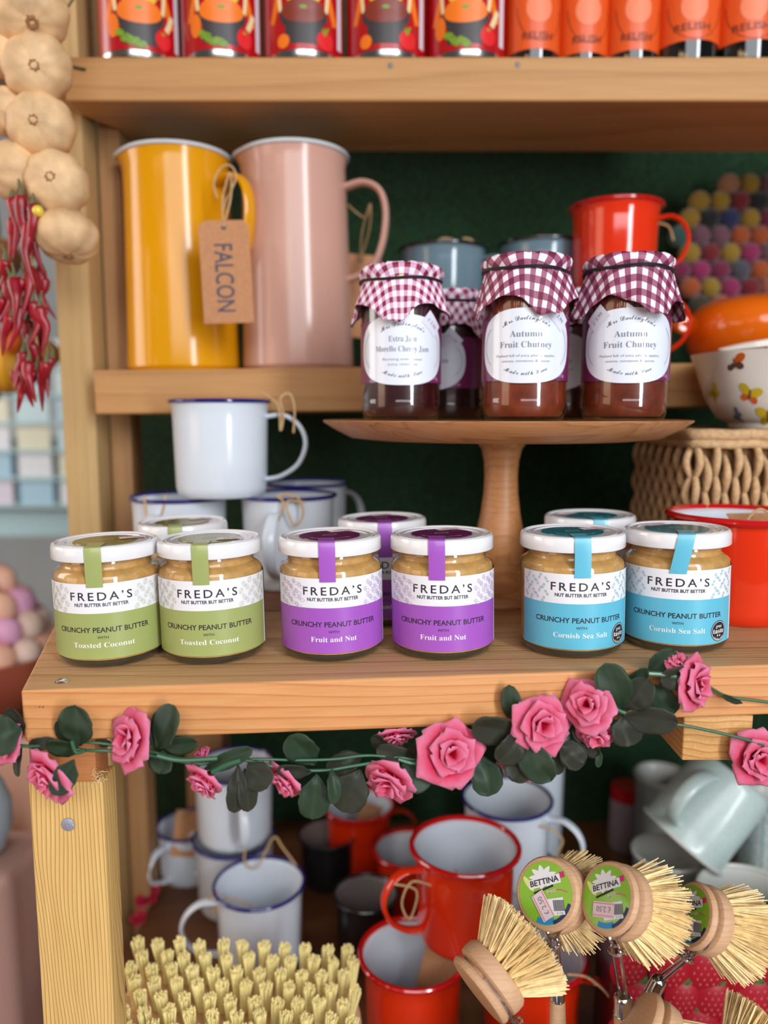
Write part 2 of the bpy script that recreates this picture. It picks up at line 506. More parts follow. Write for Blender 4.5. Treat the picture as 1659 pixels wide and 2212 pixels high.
# ------------------------------------------------------------------ room shell
def green_wall():
    m, nt, b = newmat('artificial_grass'); N = nt.nodes.new; L = nt.links.new
    tc = N('ShaderNodeTexCoord'); n = N('ShaderNodeTexNoise'); n.inputs['Scale'].default_value = 380; n.inputs['Detail'].default_value = 5
    L(tc.outputs['Object'], n.inputs['Vector'])
    rp = N('ShaderNodeValToRGB'); e = rp.color_ramp.elements
    e[0].position = .35; e[0].color = lin((4, 24, 9)); e[1].position = .75; e[1].color = lin((22, 84, 36))
    L(n.outputs['Fac'], rp.inputs[0]); L(rp.outputs[0], b.inputs['Base Color'])
    b.inputs['Roughness'].default_value = .8
    bp = N('ShaderNodeBump'); bp.inputs['Strength'].default_value = 1; bp.inputs['Distance'].default_value = .004
    L(n.outputs['Fac'], bp.inputs['Height']); L(bp.outputs['Normal'], b.inputs['Normal'])
    return m
q = MB(); q.box(-.36, 1.5, YR(1.12), YR(1.12) + .05, 0, 2.5); structure(q.build('wall_back', green_wall()))
q = MB(); q.box(-2.6, 1.6, -2.2, 3.6, -.05, 0.)
structure(q.build('floor', mat('floor_paint', (176, 140, 128), .7, var=.2, vscale=3)))
q = MB(); q.box(-2.6, 1.6, 3.5, 3.56, 0, 2.6)
structure(q.build('wall_far', mat('far_wall_paint', (186, 200, 206), .8, var=.15, vscale=2)))
q = MB(); q.box(-2.66, -2.6, -2.2, 3.56, 0, 2.6)
structure(q.build('wall_left', mat('left_wall_paint', (206, 186, 170), .8, var=.1, vscale=2)))
q = MB(); q.box(-2.66, 1.6, .2, 3.56, 2.6, 2.65)
structure(q.build('ceiling', mat('ceiling_boards', (176, 140, 104), .8, var=.15, vscale=4)))

# ------------------------------------------------------------------ posts
def post(x0, x1, y0, y1, z0, z1, m, label, name='timber_post', b=.0015, cat='post', group=None):
    cx, cy = (x0 + x1) / 2, (y0 + y1) / 2
    q = MB(); q.box(x0 - cx, x1 - cx, y0 - cy, y1 - cy, 0, z1 - z0, b=b)
    o = q.build(name, m, loc=(cx, cy, z0)); return tag(o, label, cat, group)
post(-.3165, -.284, YR(.872), YR(.915), 0, 2.6, M_POSTBACK, 'pale upright timber post behind the garlic string, left of the jugs')
post(-.2835, -.262, YR(.915), YR(.955), 0, 2.6, M_POSTBROWN, 'narrow browner timber post right beside the pale one, behind the shelf ends')
post(-.252, -.205, YR(1.065), YR(1.12) - .001, .55, CAMZ - .187, M_POSTBROWN, 'short brown upright under the front shelf, against the green back wall')

# ------------------------------------------------------------------ upper shelves
def board(name, poly, z0, z1, m, label, cat='shelf'):
    q = MB(); q.prism(poly, 0, z1 - z0)
    o = q.build(name, m, loc=(0, 0, z0))
    bv = o.modifiers.new('bevel', 'BEVEL'); bv.width = .0018; bv.segments = 2; bv.limit_method = 'ANGLE'
    return tag(o, label, cat)
TOPZ = P(830, 122, .832).z; TOPT = TOPZ - P(830, 218, .832).z
XL = -.2815
t = thing('wall_shelf', 'thick wooden top shelf holding the soup tins and orange relish jars', 'shelf', (0, 0, TOPZ))
q = MB(); q.prism([(-.284, YR(.832)), (.9, YR(.832)), (.9, YR(.985)), (-.2615, YR(.985)), (-.2615, YR(.913)), (-.284, YR(.87))], -TOPT, 0)
o = q.build('board', M_UPPER, t)
bv = o.modifiers.new('bevel', 'BEVEL'); bv.width = .0018; bv.segments = 2; bv.limit_method = 'ANGLE'
for px, py in ((843, 142), (1118, 140)):
    p = P(px, py, .832); q = MB()
    q.lathe([(0, -.0008), (.0022, -.0004), (.0025, 0)], 16, M=Matrix.Translation(p - Vector((0, 0, TOPZ))) @ Matrix.Rotation(R(90), 4, 'X') @ Matrix.Rotation(PI, 4, 'X'))
    q.build('nail', M_ZINC, t)
MIDZ = CAMZ + .0455
t = thing('wall_shelf', 'thick wooden middle shelf under the tall enamel jugs', 'shelf', (0, 0, MIDZ), (0, -.012, 0))
q = MB(); q.prism([(-.2735, YR(.838)), (.9, YR(.838)), (.9, YR(1.12) - .001), (-.2615, YR(1.12) - .001), (-.2615, YR(.913)), (-.2735, YR(.87))], -.041, 0)
o = q.build('board', M_UPPER, t)
bv = o.modifiers.new('bevel', 'BEVEL'); bv.width = .0018; bv.segments = 2; bv.limit_method = 'ANGLE'

# ------------------------------------------------------------------ front shelf (two planks, slightly tilted)
fl = shelf_pt(45, 1492); fr = shelf_pt(1659, 1437)
yaw = math.atan2(fr.y - fl.y, fr.x - fl.x)
def edge_y(x): return fl.y + (x - fl.x) * math.tan(yaw)
GAPY = YR(.695)
t = thing('display_shelf', 'wide pine display shelf carrying the nut butter jars', 'shelf', (0, 0, ZS), (0, -TILT, 0))
q = MB()
q.prism([(fl.x, fl.y), (.75, edge_y(.75)), (.75, GAPY - .0015), (-.262, GAPY - .0015)], -.0316, 0)
o = q.build('front_plank', [M_BOARD, M_BOARDTOP], t)
for p in o.data.polygons:
    if p.normal.z > .9: p.material_index = 1
bv = o.modifiers.new('bevel', 'BEVEL'); bv.width = .0016; bv.segments = 3; bv.limit_method = 'ANGLE'
q = MB()
q.prism([(-.2615, GAPY + .0015), (.75, GAPY + .0015), (.75, YR(1.12) - .001), (-.2615, YR(1.12) - .001)], -.0316, -.0005)
o = q.build('back_plank', M_BACKPLANK, t); o['label'] = 'browner rear plank'
bv = o.modifiers.new('bevel', 'BEVEL'); bv.width = .0016; bv.segments = 2; bv.limit_method = 'ANGLE'
# screw on top, staple scar on the front, underside batten
p = shelf_pt(133, 1473); q = MB()
q.lathe([(0, .0009), (.0028, .0010), (.0040, .0003), (.0042, -.001)], 20, M=Matrix.Translation(Vector((p.x, p.y, 0))) @ Matrix.Rotation(R(12), 4, 'X'))
q.box(-.003, .003, -.0005, .0005, .0008, .0013, M=Matrix.Translation(Vector((p.x, p.y, 0))) @ Matrix.Rotation(R(30), 4, 'Z'))
q.build('screw', M_CHROME, t)
p = P(75, 1512, YV(edge_y(-.19)) - .0003); q = MB()
for k in range(5):
    q.tube([(p.x - .004 + .002 * k, p.y, p.z - ZS + rnd.uniform(-.001, .001)), (p.x - .003 + .002 * k, p.y, p.z - ZS + rnd.uniform(-.001, .001))], .0005, 5)
q.build('staple', M_ZINC, t)

def beam(px0, px1, y0, y1, ztop, h, label):
    x0 = P(px0, 1600, y0).x; x1 = P(px1, 1600, y0).x
    cx = (x0 + x1) / 2; t_ = MB(); t_.box(x0 - cx, x1 - cx, 0, y1 - y0, -h, 0, b=.0012)
    o = t_.build('timber_bracket', [M_ENDGRAIN], loc=(cx, YR(y0), ztop)); return tag(o, label, 'bracket')
bz = ZS - .0316 + TILT * .2 - .0010
beam(1475, 1625, YV(fr.y + .004), 1.08, bz, .0298, 'short pine bearer with sawn end grain showing under the shelf at right')

# front left leg
x0 = P(62, 1720, .512).x; x1 = P(222, 1720, .512).x
ztop = ZS + TILT * -.2 - .0330
t = thing('shelf_leg', 'pale pine front leg of the display shelf with a round nail head', 'post', ((x0 + x1) / 2, YR(.512), 0))
cx = (x0 + x1) / 2
zj = P(150, 1690, .512).z
q = MB(); q.box(x0 - cx, x1 - cx, 0, .024, 0, zj, b=.0016); q.build('upright', M_POST, t)
q = MB(); q.box(x0 - cx + .001, x1 - cx - .004, .0012, .023, zj - .0005, ztop, b=.001)
o = q.build('stained_block', M_ORANGEEND, t); o['label'] = 'orange stained block on top of the leg'
q = MB()
for k in range(70):
    a = Vector((x1 - cx - .003 + rnd.uniform(-.003, .003), .001 + rnd.uniform(-.001, .004), zj + rnd.uniform(-.002, .007)))
    b_ = a + Vector((rnd.uniform(-.003, .003), rnd.uniform(-.002, .001), rnd.uniform(-.003, .003)))
    q.tube([a, (a + b_) / 2 + Vector((0, -.001, 0)), b_], .00018, 3)
q.build('splinters', mat('splinters', (232, 206, 150), .8), t)
p = P(148, 1780, .512); q = MB()
q.lathe([(0, .0014), (.0025, .0013), (.0041, .0008), (.0043, .0003), (.0041, 0)], 28, M=Matrix.Translation(Vector((p.x - cx, -.0003, p.z))) @ Matrix.Rotation(R(90), 4, 'X'))
q.build('nail', mat('nail_head', (176, 178, 192), .5, metal=.6, bump=.5, bscale=900), t)

# lower shelf
LZ = CAMZ - .545
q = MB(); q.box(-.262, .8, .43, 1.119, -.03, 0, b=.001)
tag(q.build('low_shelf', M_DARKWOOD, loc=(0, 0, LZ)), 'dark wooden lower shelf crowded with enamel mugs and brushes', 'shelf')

# ------------------------------------------------------------------ nut butter jars
def nut_butter(name_px, label, col, disc, lines, pattern, rot=0., strip=0., slant=0., panel=(-77, 77), group=None, pos=None, stick=0.):
    JR = .0340
    if pos is None:
        cxp, byp = name_px
        f = shelf_pt(cxp, byp); yy = f.y + JR * .96; pos = Vector((f.x * yy / f.y, yy, ZS + TILT * f.x * yy / f.y))
    rot = rot + face(pos)
    t = thing('nut_butter_jar', label, 'jar', pos, (0, -TILT, rot), group)
    q = MB()
    g_prof = [(0, .0008), (.024, .0008), (.0295, 0), (.0318, .0012), (.0337, .0036), (JR, .0058), (JR, .0560), (.0338, .0580), (.0328, .0602), (.0305, .0618),
              (.0288, .0628), (.0283, .0640), (.0290, .0652), (.0292, .0662), (.0287, .0675), (.0285, .0720)]
    q.lathe(g_prof, 64)
    q.build('glass_body', M_GLASS, t)
    q = MB(); q.lathe([(0, .0012), (.0240, .0012), (.0292, .0006), (.0312, .0018), (.0328, .0036), (.0332, .0056), (0, .0057)], 48)
    q.build('glass_base', mat('base_glass_green', (42, 48, 40), .08, spec=.8), t)['label'] = 'thick dark glass base'
    q = MB(); q.lathe([(0, .0058), (.0326, .0058), (.0332, .0072), (.0333, .0555), (.0330, .0576), (.0318, .0596), (.0296, .0611), (.0280, .0622), (.0277, .0640), (.0278, .071), (0, .071)], 48)
    q.build('nut_butter', mat('nut_butter', (196, 150, 84), .5, var=.25, vscale=120, bump=.4, bscale=160), t)
    q = MB(); lr = .0337
    q.lathe([(.0315, .0686), (lr, .0684), (.0340, .0690), (.0338, .0755), (.0332, .0772), (.0318, .0780), (.0306, .0776), (.0300, .0768), (.0285, .0768), (.0280, .0773), (.0250, .0773), (.0246, .0768), (0, .0768)], 72)
    lid = q.build('lid', M_WHITELID, t)
    q = MB(); dm = mat('disc_' + pattern, disc, .3, coat=.4)
    q.lathe([(.0203, .0770), (.0201, .0774), (0, .0774)], 48)
    V, F = text_arc("FREDA'S", 0, 0, .0145, PI / 2, .0036, .0011, True)
    q.add([(x, y, .0776) for x, y in V], F, 1)
    V, F = text_arc('PEANUT BUTTER', 0, 0, .0170, -PI / 2, .0032, .0008, False)
    q.add([(x, y, .0776) for x, y in V], F, 1)
    V, F = outline([(.0035 * (1 + .35 * math.cos(2 * a)) * math.cos(a + .5), .0030 * (1 + .35 * math.cos(2 * a)) * math.sin(a + .5)) for a in [2 * PI * i / 24 for i in range(24)]], .0005)
    q.add([(x, y, .0776) for x, y in V], F, 1)
    q.build('lid_sticker', [dm, mat('sticker_print_' + pattern, tuple(min(255, int(c * .25 + 175)) for c in disc), .4)], lid)
    # price sticker
    q = MB(); V, F = rect(.0170 * math.cos(stick), .0170 * math.sin(stick), .017, .0085, .18 + stick * .2, 3, 2)
    q.add([(x, y, .0779) for x, y in V], F, 0)
    V, F = text_fit('£4.50', .0170 * math.cos(stick), .0170 * math.sin(stick) - .0015, .0028)
    q.add([(x, y, .0781) for x, y in V], F, 1)
    q.build('price_sticker', [M_STICKER, mat('faint_ink', (170, 130, 150), .6)], lid)
    # seal strip: from disc over the rim, down to the label
    sm = mat('strip_' + pattern, col, .35, coat=.3)
    w = .0102; q = MB(); path = [(.014, .0779), (.0275, .0780), (.0322, .0786), (.0340, .0778), (.0347, .0762), (.0349, .0690), (.0350, .0640), (.0348, .0560), (.0347, .0530)]
    vs, fs = [], []
    for i, (r, z) in enumerate(path):
        sl = slant * max(0, .078 - z)
        for k in range(7):
            x = strip + sl - w / 2 + w * k / 6
            yy = -math.sqrt(max(r * r - x * x, 1e-8)) if i > 1 else -r
            vs.append((x, yy, z))
    for i in range(len(path) - 1):
        for k in range(6): fs.append([i * 7 + k, (i + 1) * 7 + k, (i + 1) * 7 + k + 1, i * 7 + k + 1])
    q.add(vs, fs); q.build('seal_strip', sm, t)
    # label
    a0, a1 = R(panel[0]), R(panel[1]); RL = JR + .00018
    q = MB()
    q.lathe([(RL, .0364), (RL, .0553)], 48, 0, None, a0, a1); q.lathe([(RL, .0072), (RL, .0364)], 48, 1, None, a0, a1)
    q.lathe([(RL, .0072), (RL, .0553)], 4, 0, None, a1, a1 + R(5)); q.lathe([(RL, .0072), (RL, .0553)], 24, 2, None, a1 + R(5), a1 + R(85))
    dk = mat('back_panel_' + pattern, tuple(int(c * .45) for c in col), .5)
    la = q.build('paper_label', [M_PAPER, mat('band_' + pattern, col, .38), dk], t)
    q = MB(); RT = RL + .00012; tw = .060
    def put(VF, m=0, rr=RT): q.add(wrap(VF[0], rr), VF[1], m)
    put(text_fit("FREDA’S", .0, .0447, .0054, .0388, off=.010, space=1.35))
    put(text_fit('NUT BUTTER BUT BETTER', .0, .0409, .0022, .0335, off=.026))
    put(text_fit('CRUNCHY PEANUT BUTTER', .0, .0243, .0034, .0600, off=.014))
    put(text_fit('WITH', .0, .0203, .0017, .0068, off=.006))
    put(text_fit(bold(lines[0]), .0, .0147, .0034, lines[1], off=-.006), 1)
    q.build('lettering', [M_INK, M_WHITEINK], la)
    # pale outline pattern at both ends of the white band
    q = MB(); r2 = random.Random(3)
    rows = 5
    for side in (-1, 1):
        for i in range(4 if side < 0 else 5):
            for j in range(5):
                x = side * (.0235 + .0048 * i) + (.0012 if j % 2 else -.0012); z = .0382 + .0042 * j + (.002 if i % 2 else 0)
                if abs(x) < .0215 or z > .0546 or not (a0 * JR + .002 < x < a1 * JR - .001): continue
                an = .6 if (i + j) % 2 else -.5
                if pattern == 'coconut':
                    e = [(1.5e-3 * math.cos(b), 2.0e-3 * math.sin(b)) for b in [2 * PI * k / 16 for k in range(16)]]
                    V, F = outline(e, .00022); put(([(x + a * math.cos(an) - c * math.sin(an), z + a * math.sin(an) + c * math.cos(an)) for a, c in V], F))
                    e = [(.5e-3 * math.cos(b), 1.5e-3 * math.sin(b)) for b in [2 * PI * k / 12 for k in range(12)]]
                    V, F = outline(e, .00028); put(([(x + a * math.cos(an) - c * math.sin(an), z + a * math.sin(an) + c * math.cos(an)) for a, c in V], F))
                elif pattern == 'fruit':
                    e = [(1.2e-3 * math.cos(b), 1.4e-3 * math.sin(b)) for b in [2 * PI * k / 14 for k in range(14)]]
                    V, F = outline(e, .00022); put(([(x + a, z + c) for a, c in V], F))
                    V, F = outline([(a * .5, c * .55) for a, c in e], .00022); put(([(x + a, z + c) for a, c in V], F))
                    e = [((1.0e-3 + .5e-3 * math.cos(2 * b)) * math.cos(b), (1.3e-3 + .5e-3 * math.cos(2 * b)) * math.sin(b)) for b in [2 * PI * k / 16 for k in range(16)]]
                    V, F = outline(e, .00022); put(([(x + .0022 + a, z - .0014 + c) for a, c in V], F))
                else:
                    e = [((1.05e-3 + .35e-3 * math.cos(2 * b + PI)) * math.cos(b) * 1., (1.9e-3 + .2e-3 * math.cos(2 * b)) * math.sin(b)) for b in [2 * PI * k / 20 for k in range(20)]]
                    e = [(a * (1 - .35 * math.exp(-(c / .0006) ** 2)), c * 1.15) for a, c in e]
                    V, F = outline(e, .00024); put(([(x + a * math.cos(an) - c * math.sin(an), z + a * math.sin(an) + c * math.cos(an)) for a, c in V], F))
                    for s_ in (-1, 1):
                        V, F = blob(0, s_ * .0010, .00045, .0005, 8); put(([(x + a * math.cos(an) - c * math.sin(an), z + a * math.sin(an) + c * math.cos(an)) for a, c in V], F))
    pc = tuple(int(c * .45 + 115) for c in col)
    q.build('printed_pattern', mat('pattern_' + pattern, pc, .5), la)
    if pattern == 'salt':
        q = MB(); bx, bzz = .0285, .0150
        put(blob(bx, bzz, .0068, .0068, 36, 3)); V, F = outline([(bx + .0061 * math.cos(a), bzz + .0061 * math.sin(a)) for a in [2 * PI * k / 36 for k in range(36)]], .0003)
        put((V, F), 1, RT + .0001)
        put(text_fit('great', bx, bzz + .0022, .0022, .0052), 1, RT + .0001)
        put(text_fit(bold('taste'), bx, bzz - .0014, .0032, .0100), 1, RT + .0001)
        put(text_fit('★ ★', bx, bzz - .0038, .0018, .0036), 1, RT + .0001)
        V, F = text_arc('AWARD 2020', bx, bzz, .0059, -PI / 2, .0014, .0002, False); put((V, F), 1, RT + .0001)
        q.build('award_badge', [M_INK, M_WHITEINK], la)
    return t

GREEN, GDISC = (160, 170, 102), (120, 118, 46)
PURP, PDISC = (164, 88, 190), (104, 28, 88)
CYAN, CDISC = (98, 186, 212), (40, 120, 130)
gg, gp, gc = 'coconut nut butter jars', 'fruit and nut butter jars', 'sea salt nut butter jars'
nut_butter((240, 1446), 'olive green labelled coconut nut butter jar at the far left end of the shelf', GREEN, GDISC, ('Toasted Coconut', .0385), 'coconut', R(-8.5), -.003, group=gg, stick=.2)
nut_butter((462, 1440), 'olive green labelled coconut nut butter jar, second from the shelf end, right of its twin', GREEN, (146, 148, 100), ('Toasted Coconut', .0385), 'coconut', R(-5.5), -.003, group=gg, stick=-.6)
nut_butter((718, 1434), 'purple labelled fruit and nut butter jar, left one of the front pair', PURP, PDISC, ('Fruit and Nut', .0298), 'fruit', R(2), -.003, group=gp, stick=1.1)
nut_butter((957, 1431), 'purple labelled fruit and nut butter jar, right one of the front pair', PURP, PDISC, ('Fruit and Nut', .0298), 'fruit', R(1), -.0035, group=gp, stick=1.3)
nut_butter((1236, 1427), 'pale blue labelled sea salt nut butter jar, left one of the front pair', CYAN, CDISC, ('Cornish Sea Salt', .0350), 'salt', R(11), .0003, panel=(-72, 70), group=gc, stick=.5)
nut_butter((1459, 1417), 'pale blue labelled sea salt nut butter jar beside the wide red mug, above the roses', CYAN, CDISC, ('Cornish Sea Salt', .0350), 'salt', R(4), .0042, -.20, panel=(-72, 70), group=gc, stick=2.4)
def rear(px, pylid, Y):
    z = ZS; x = P(px, pylid, Y).x
    return Vector((x, YR(Y), ZS + TILT * x))
nut_butter(None, 'olive green topped coconut nut butter jar standing behind the front pair', GREEN, GDISC, ('Toasted Coconut', .0385), 'coconut', R(-2), -.004, group=gg, pos=rear(398, 1140, .668), stick=.7)
nut_butter(None, 'purple labelled fruit and nut butter jar half hidden behind the front pair', PURP, PDISC, ('Fruit and Nut', .0298), 'fruit', R(2), .001, group=gp, pos=rear(829, 1140, .668), stick=1.6)
nut_butter(None, 'pale blue topped sea salt nut butter jar standing behind the front pair', CYAN, CDISC, ('Cornish Sea Salt', .0350), 'salt', R(14), .0, panel=(-72, 70), group=gc, pos=rear(1277, 1140, .664), stick=2.8)

# ------------------------------------------------------------------ turned wooden cake stand
CSY = .728; csx = P(1083, 1000, CSY).x
PZ = CAMZ - .0035
csz = ZS + TILT * csx
t = thing('cake_stand', 'turned wooden cake stand with a wide round plate holding the preserve jars', 'cake stand', (csx, YR(CSY), csz))
h = PZ - csz; rp_ = .1470
q = MB(); q.lathe([(0, h - .0165), (.05, h - .0165), (.105, h - .0160), (.124, h - .0140), (.136, h - .008), (rp_ - .001, h - .0018), (rp_, h - .0004), (rp_ - .0012, h), (rp_ - .004, h - .0003), (0, h - .0003)], 128)
q.build('plate', M_ACACIA, t)
q = MB(); q.lathe([(0, h - .0165), (.0215, h - .0165), (.0165, h - .024), (.0142, h - .034), (.0136, h - .046), (.0142, h - .060), (.0165, h - .078), (.0195, h - .092), (.021, h - .104), (.0195, h - .116), (.0195, h - .124), (.028, .019), (.038, .012), (.044, .007), (.046, .003), (.044, 0), (0, 0)], 64)
q.build('stem', M_ACACIA, t)

# ------------------------------------------------------------------ preserve jars with gingham covers
M_GING_D = gingham('gingham_plum', (110, 32, 62), (160, 92, 122), (238, 232, 240), .0108)
M_GING_L = gingham('gingham_rose', (130, 26, 58), (214, 160, 192), (240, 236, 244), .0088)
def preserve(px, Y, label, fill, cover, words, rot=0., seed=0, sticker=1, label_col=(226, 232, 244), back=False, s=1.):
    x = P(px, 900, Y).x
    t = thing('preserve_jar', label, 'jar', (x, YR(Y), PZ - .0002), (0, 0, rot + face((x, YR(Y)))), 'preserve jars on the cake stand')
    t.scale = (s, s, s)
    JR = .0308
    q = MB(); q.lathe([(0, .001), (.023, .0008), (.026, 0), (.0285, .002), (.0303, .007), (JR, .0125), (JR, .0145), (.0305, .0155), (.0307, .0165), (JR, .088), (.0302, .092), (.0285, .0955), (.0270, .0975), (.0268, .104)], 56)
    q.build('glass_body', M_GLASS, t)
    q = MB(); q.lathe([(0, .003), (.025, .003), (.0275, .005), (.0297, .012), (.0300, .088), (.029, .092), (.0265, .0965), (.0262, .100), (0, .100)], 48)
    q.build('preserve', mat('fill_%d' % fill[0], fill, .35, coat=.5, var=.35, vscale=150), t)
    q = MB(); q.lathe([(.0285, .0985), (.0295, .099), (.0295, .1125), (.028, .1145), (0, .1145)], 48)
    q.build('lid', mat('brass_lid', (190, 160, 90), .3, metal=1.), t)
    # cloth
    r2 = random.Random(seed); q = MB(); n = 96; S = 26; half = .062
    rot0 = r2.uniform(0, PI / 2); ph = [r2.uniform(0, 6.28) for _ in range(4)]
    vs, fs = [(0, 0, .1158)], []
    uv = [(0, 0)]
    for j in range(1, S + 1):
        u = j / S
        for i in range(n):
            a = 2 * PI * i / n
            sm_ = half / max(abs(math.cos(a + rot0)), abs(math.sin(a + rot0)))
            sm_ = min(sm_, half * 1.22)
            s_ = u * sm_
            top, drop = .0285, .0125
            rip = math.sin(9 * a + ph[0]) * .5 + math.sin(14 * a + ph[1]) * .35 + math.sin(5 * a + ph[2]) * .4
            if s_ < top: r_, z = s_, .1158 + .0010 * rip * (s_ / top) ** 3 - .0012 * (s_ / top) ** 2
            elif s_ < top + drop:
                k = (s_ - top) / drop
                bul = math.sin(PI * min(1, k * 1.05)) * .0028
                r_ = .0300 + bul * (1 - k * .4) + .0010 * rip * (.4 + .6 * math.sin(PI * k)) - .0004 * k; z = .1152 - k * .0115
                if k < .15: r_ = top + (r_ - top) * (k / .15); 
            else:
                k = (s_ - top - drop) / (sm_ - top - drop); L_ = (s_ - top - drop)
                r_ = .0302 + L_ * (.30 + .06 * math.sin(4 * a + ph[3])) + .0022 * rip * k; z = .1037 - L_ * .92 + .0012 * rip * k
            vs.append((r_ * math.sin(a), -r_ * math.cos(a), z)); uv.append((s_ * math.sin(a) + .1, -s_ * math.cos(a) + .1))
    for i in range(n): fs.append([0, 1 + (i + 1) % n, 1 + i][::-1])
    for j in range(S - 1):
        for i in range(n):
            a = 1 + j * n + i; b = 1 + j * n + (i + 1) % n; fs.append([a, a + n, b + n, b])
    b0 = q.add(vs, fs); q.uv = {b0 + k: w_ for k, w_ in enumerate(uv)}
    cl = q.build('cloth_cover', cover, t, smooth=60)
    so = cl.modifiers.new('thick', 'SOLIDIFY'); so.thickness = .0004
    q = MB(); pts = [((.0312 + .0003 * math.sin(3 * a)) * math.sin(a), -(.0312 + .0003 * math.sin(3 * a)) * math.cos(a), .1040 + .0012 * math.sin(a + seed) + .0005 * math.sin(4 * a)) for a in [2 * PI * k / 60 for k in range(60)]]
    q.tube(pts, .0011, 8, closed=True); q.build('elastic_band', M_BLACK, cl)
    # purple band + oval
    q = MB(); RL = JR + .0002
    q.lathe([(RL, .028), (RL, .0725)], 64, 0, None, R(-150), R(150))
    la = q.build('purple_band', mat('plum_paper', (112, 34, 84), .4, coat=.5), t)
    q = MB(); V, F = blob(0, .0515, .0365, .0255, 64, 10, f=lambda a: (abs(math.cos(a)) ** 2.5 + abs(math.sin(a)) ** 2.5) ** (-1 / 2.5))
    q.add(wrap(V, RL + .0002), F); ov = q.build('oval_label', mat('oval_paper%d' % label_col[0], label_col, .4, coat=.8), t)
    RT = RL + .00035; q = MB()
    def put(VF, m=0): q.add(wrap(VF[0], RT), VF[1], m)
    put(text_arc(script("Mrs Darlington's") if False else script('Mrs') + ' ' + script('Darlington') + "'" + script('s'), 0, .0515 - .0125, .0300, PI / 2, .0046, .0002, True, .0))
    put(text_arc(script('Made') + ' ' + script('with') + ' ' + script('Love'), 0, .0515 + .0145, .0345, -PI / 2, .0043, .0002, False, .0))
    for k, (w_, wd_) in enumerate(words[:2]):
        put(text_fit(bold(w_), 0, .0575 - .0072 * k, .0044, wd_, off=-.006), 1)
    for k, (w_, wd_) in enumerate(words[2:]):
        put(text_fit(w_, 0, .0440 - .0036 * k, .0017, wd_), 1)
    for sd in (0, 1):
        arc = [(.0335 * math.cos(a + sd * PI), .0515 + .0215 * math.sin(a + sd * PI)) for a in [-.62 + 1.24 * k / 20 for k in range(21)]]
        put(outline(arc, .0003, False), 1)
    q.build('lettering', [mat('grey_ink', (70, 70, 84), .5), mat('pale_grey_ink', (124, 126, 142), .5)], ov)
    q = MB()
    q.add(wrap(*[text_fit('312g', .0290, .0305, .0022)[0], RL + .0002]), text_fit('312g', .0290, .0305, .0022)[1]); q.build('weight_mark', mat('pink_ink', (226, 170, 210), .5), la)
    if sticker:
        q = MB(); sx = .0245 * sticker; V, F = rect(sx, .0710, .0165, .0115, -.75 * sticker, 4, 3); q.add(wrap(V, RT + .0002), F)
        V, F = turn(text_fit('£ 3.99', sx, .0697, .0030), -.75 * sticker if sticker > 0 else -5.5, sx, .0710); q.add(wrap(V, RT + .0004), F, 1)
        q.build('price_sticker', [mat('lilac_paper', (222, 222, 238), .5), mat('price_ink', (150, 150, 165), .6)], ov)
    return t
CH = [('Autumn', .0225), ('Fruit Chutney', .0375), ('Packed full of juicy plums, apples,', .043), ('onions, tomatoes & spices', .034)]
CJ = [('Extra Jam', .0210), ('Morello Cherry Jam', .0420), ('Bursting with sweet', .030), ('juicy cherries', .022)]
preserve(1131, .650, 'autumn fruit chutney jar with plum gingham cover, middle of the cake stand', (118, 46, 22), M_GING_D, CH, R(1), 3, 1)
preserve(1346, .650, 'autumn fruit chutney jar with plum gingham cover, right end of the cake stand', (108, 42, 22), M_GING_D, CH, R(6), 8, -1)
preserve(866, .690, 'dark cherry jam jar with pale pink gingham cover, left on the cake stand', (50, 6, 16), M_GING_L, CJ, R(2), 5, 1)
preserve(972, .765, 'dark jam jar standing behind the cherry jam, its label turned brown in shade', (36, 8, 18), M_GING_L, CJ, R(-42), 12, 1, s=.93)
preserve(1226, .765, 'preserve jar half hidden between the two chutney jars', (60, 20, 16), M_GING_D, CH, R(-30), 17, 0, s=.93)

# ------------------------------------------------------------------ enamelware
E_WHITE = mat('white_enamel', (214, 222, 232), .16, spec=.5)
E_BLUE = mat('blue_rim_enamel', (34, 30, 110), .15, coat=.5)
E_RED = mat('red_enamel', (226, 50, 14), .12, coat=.6)
E_REDRIM = mat('red_rim_enamel', (196, 18, 22), .12, coat=.6)
E_MUST = mat('mustard_enamel', (220, 150, 12), .16, spec=.45)
E_PINK = mat('blush_enamel', (200, 154, 138), .18, spec=.45)
E_BLUEGREY = mat('blue_grey_enamel', (104, 128, 140), .15, coat=.5)
E_CHAR = mat('charcoal_enamel', (24, 27, 30), .2, coat=.4)
E_GREYIN = mat('grey_inside', (120, 112, 110), .35)
def d_handle(r, z1, z0, reach, wid, thk, M):
    pts = [(r - .001, 0, z1), (r + reach * .45, 0, z1 + .001), (r + reach * .85, 0, z1 - (z1 - z0) * .16), (r + reach, 0, z1 - (z1 - z0) * .45), (r + reach * .80, 0, z1 - (z1 - z0) * .78), (r + reach * .35, 0, z0 + .001), (r - .002, 0, z0 - .002)]
    return [M @ p for p in spline([Vector(p) for p in pts], 7)]
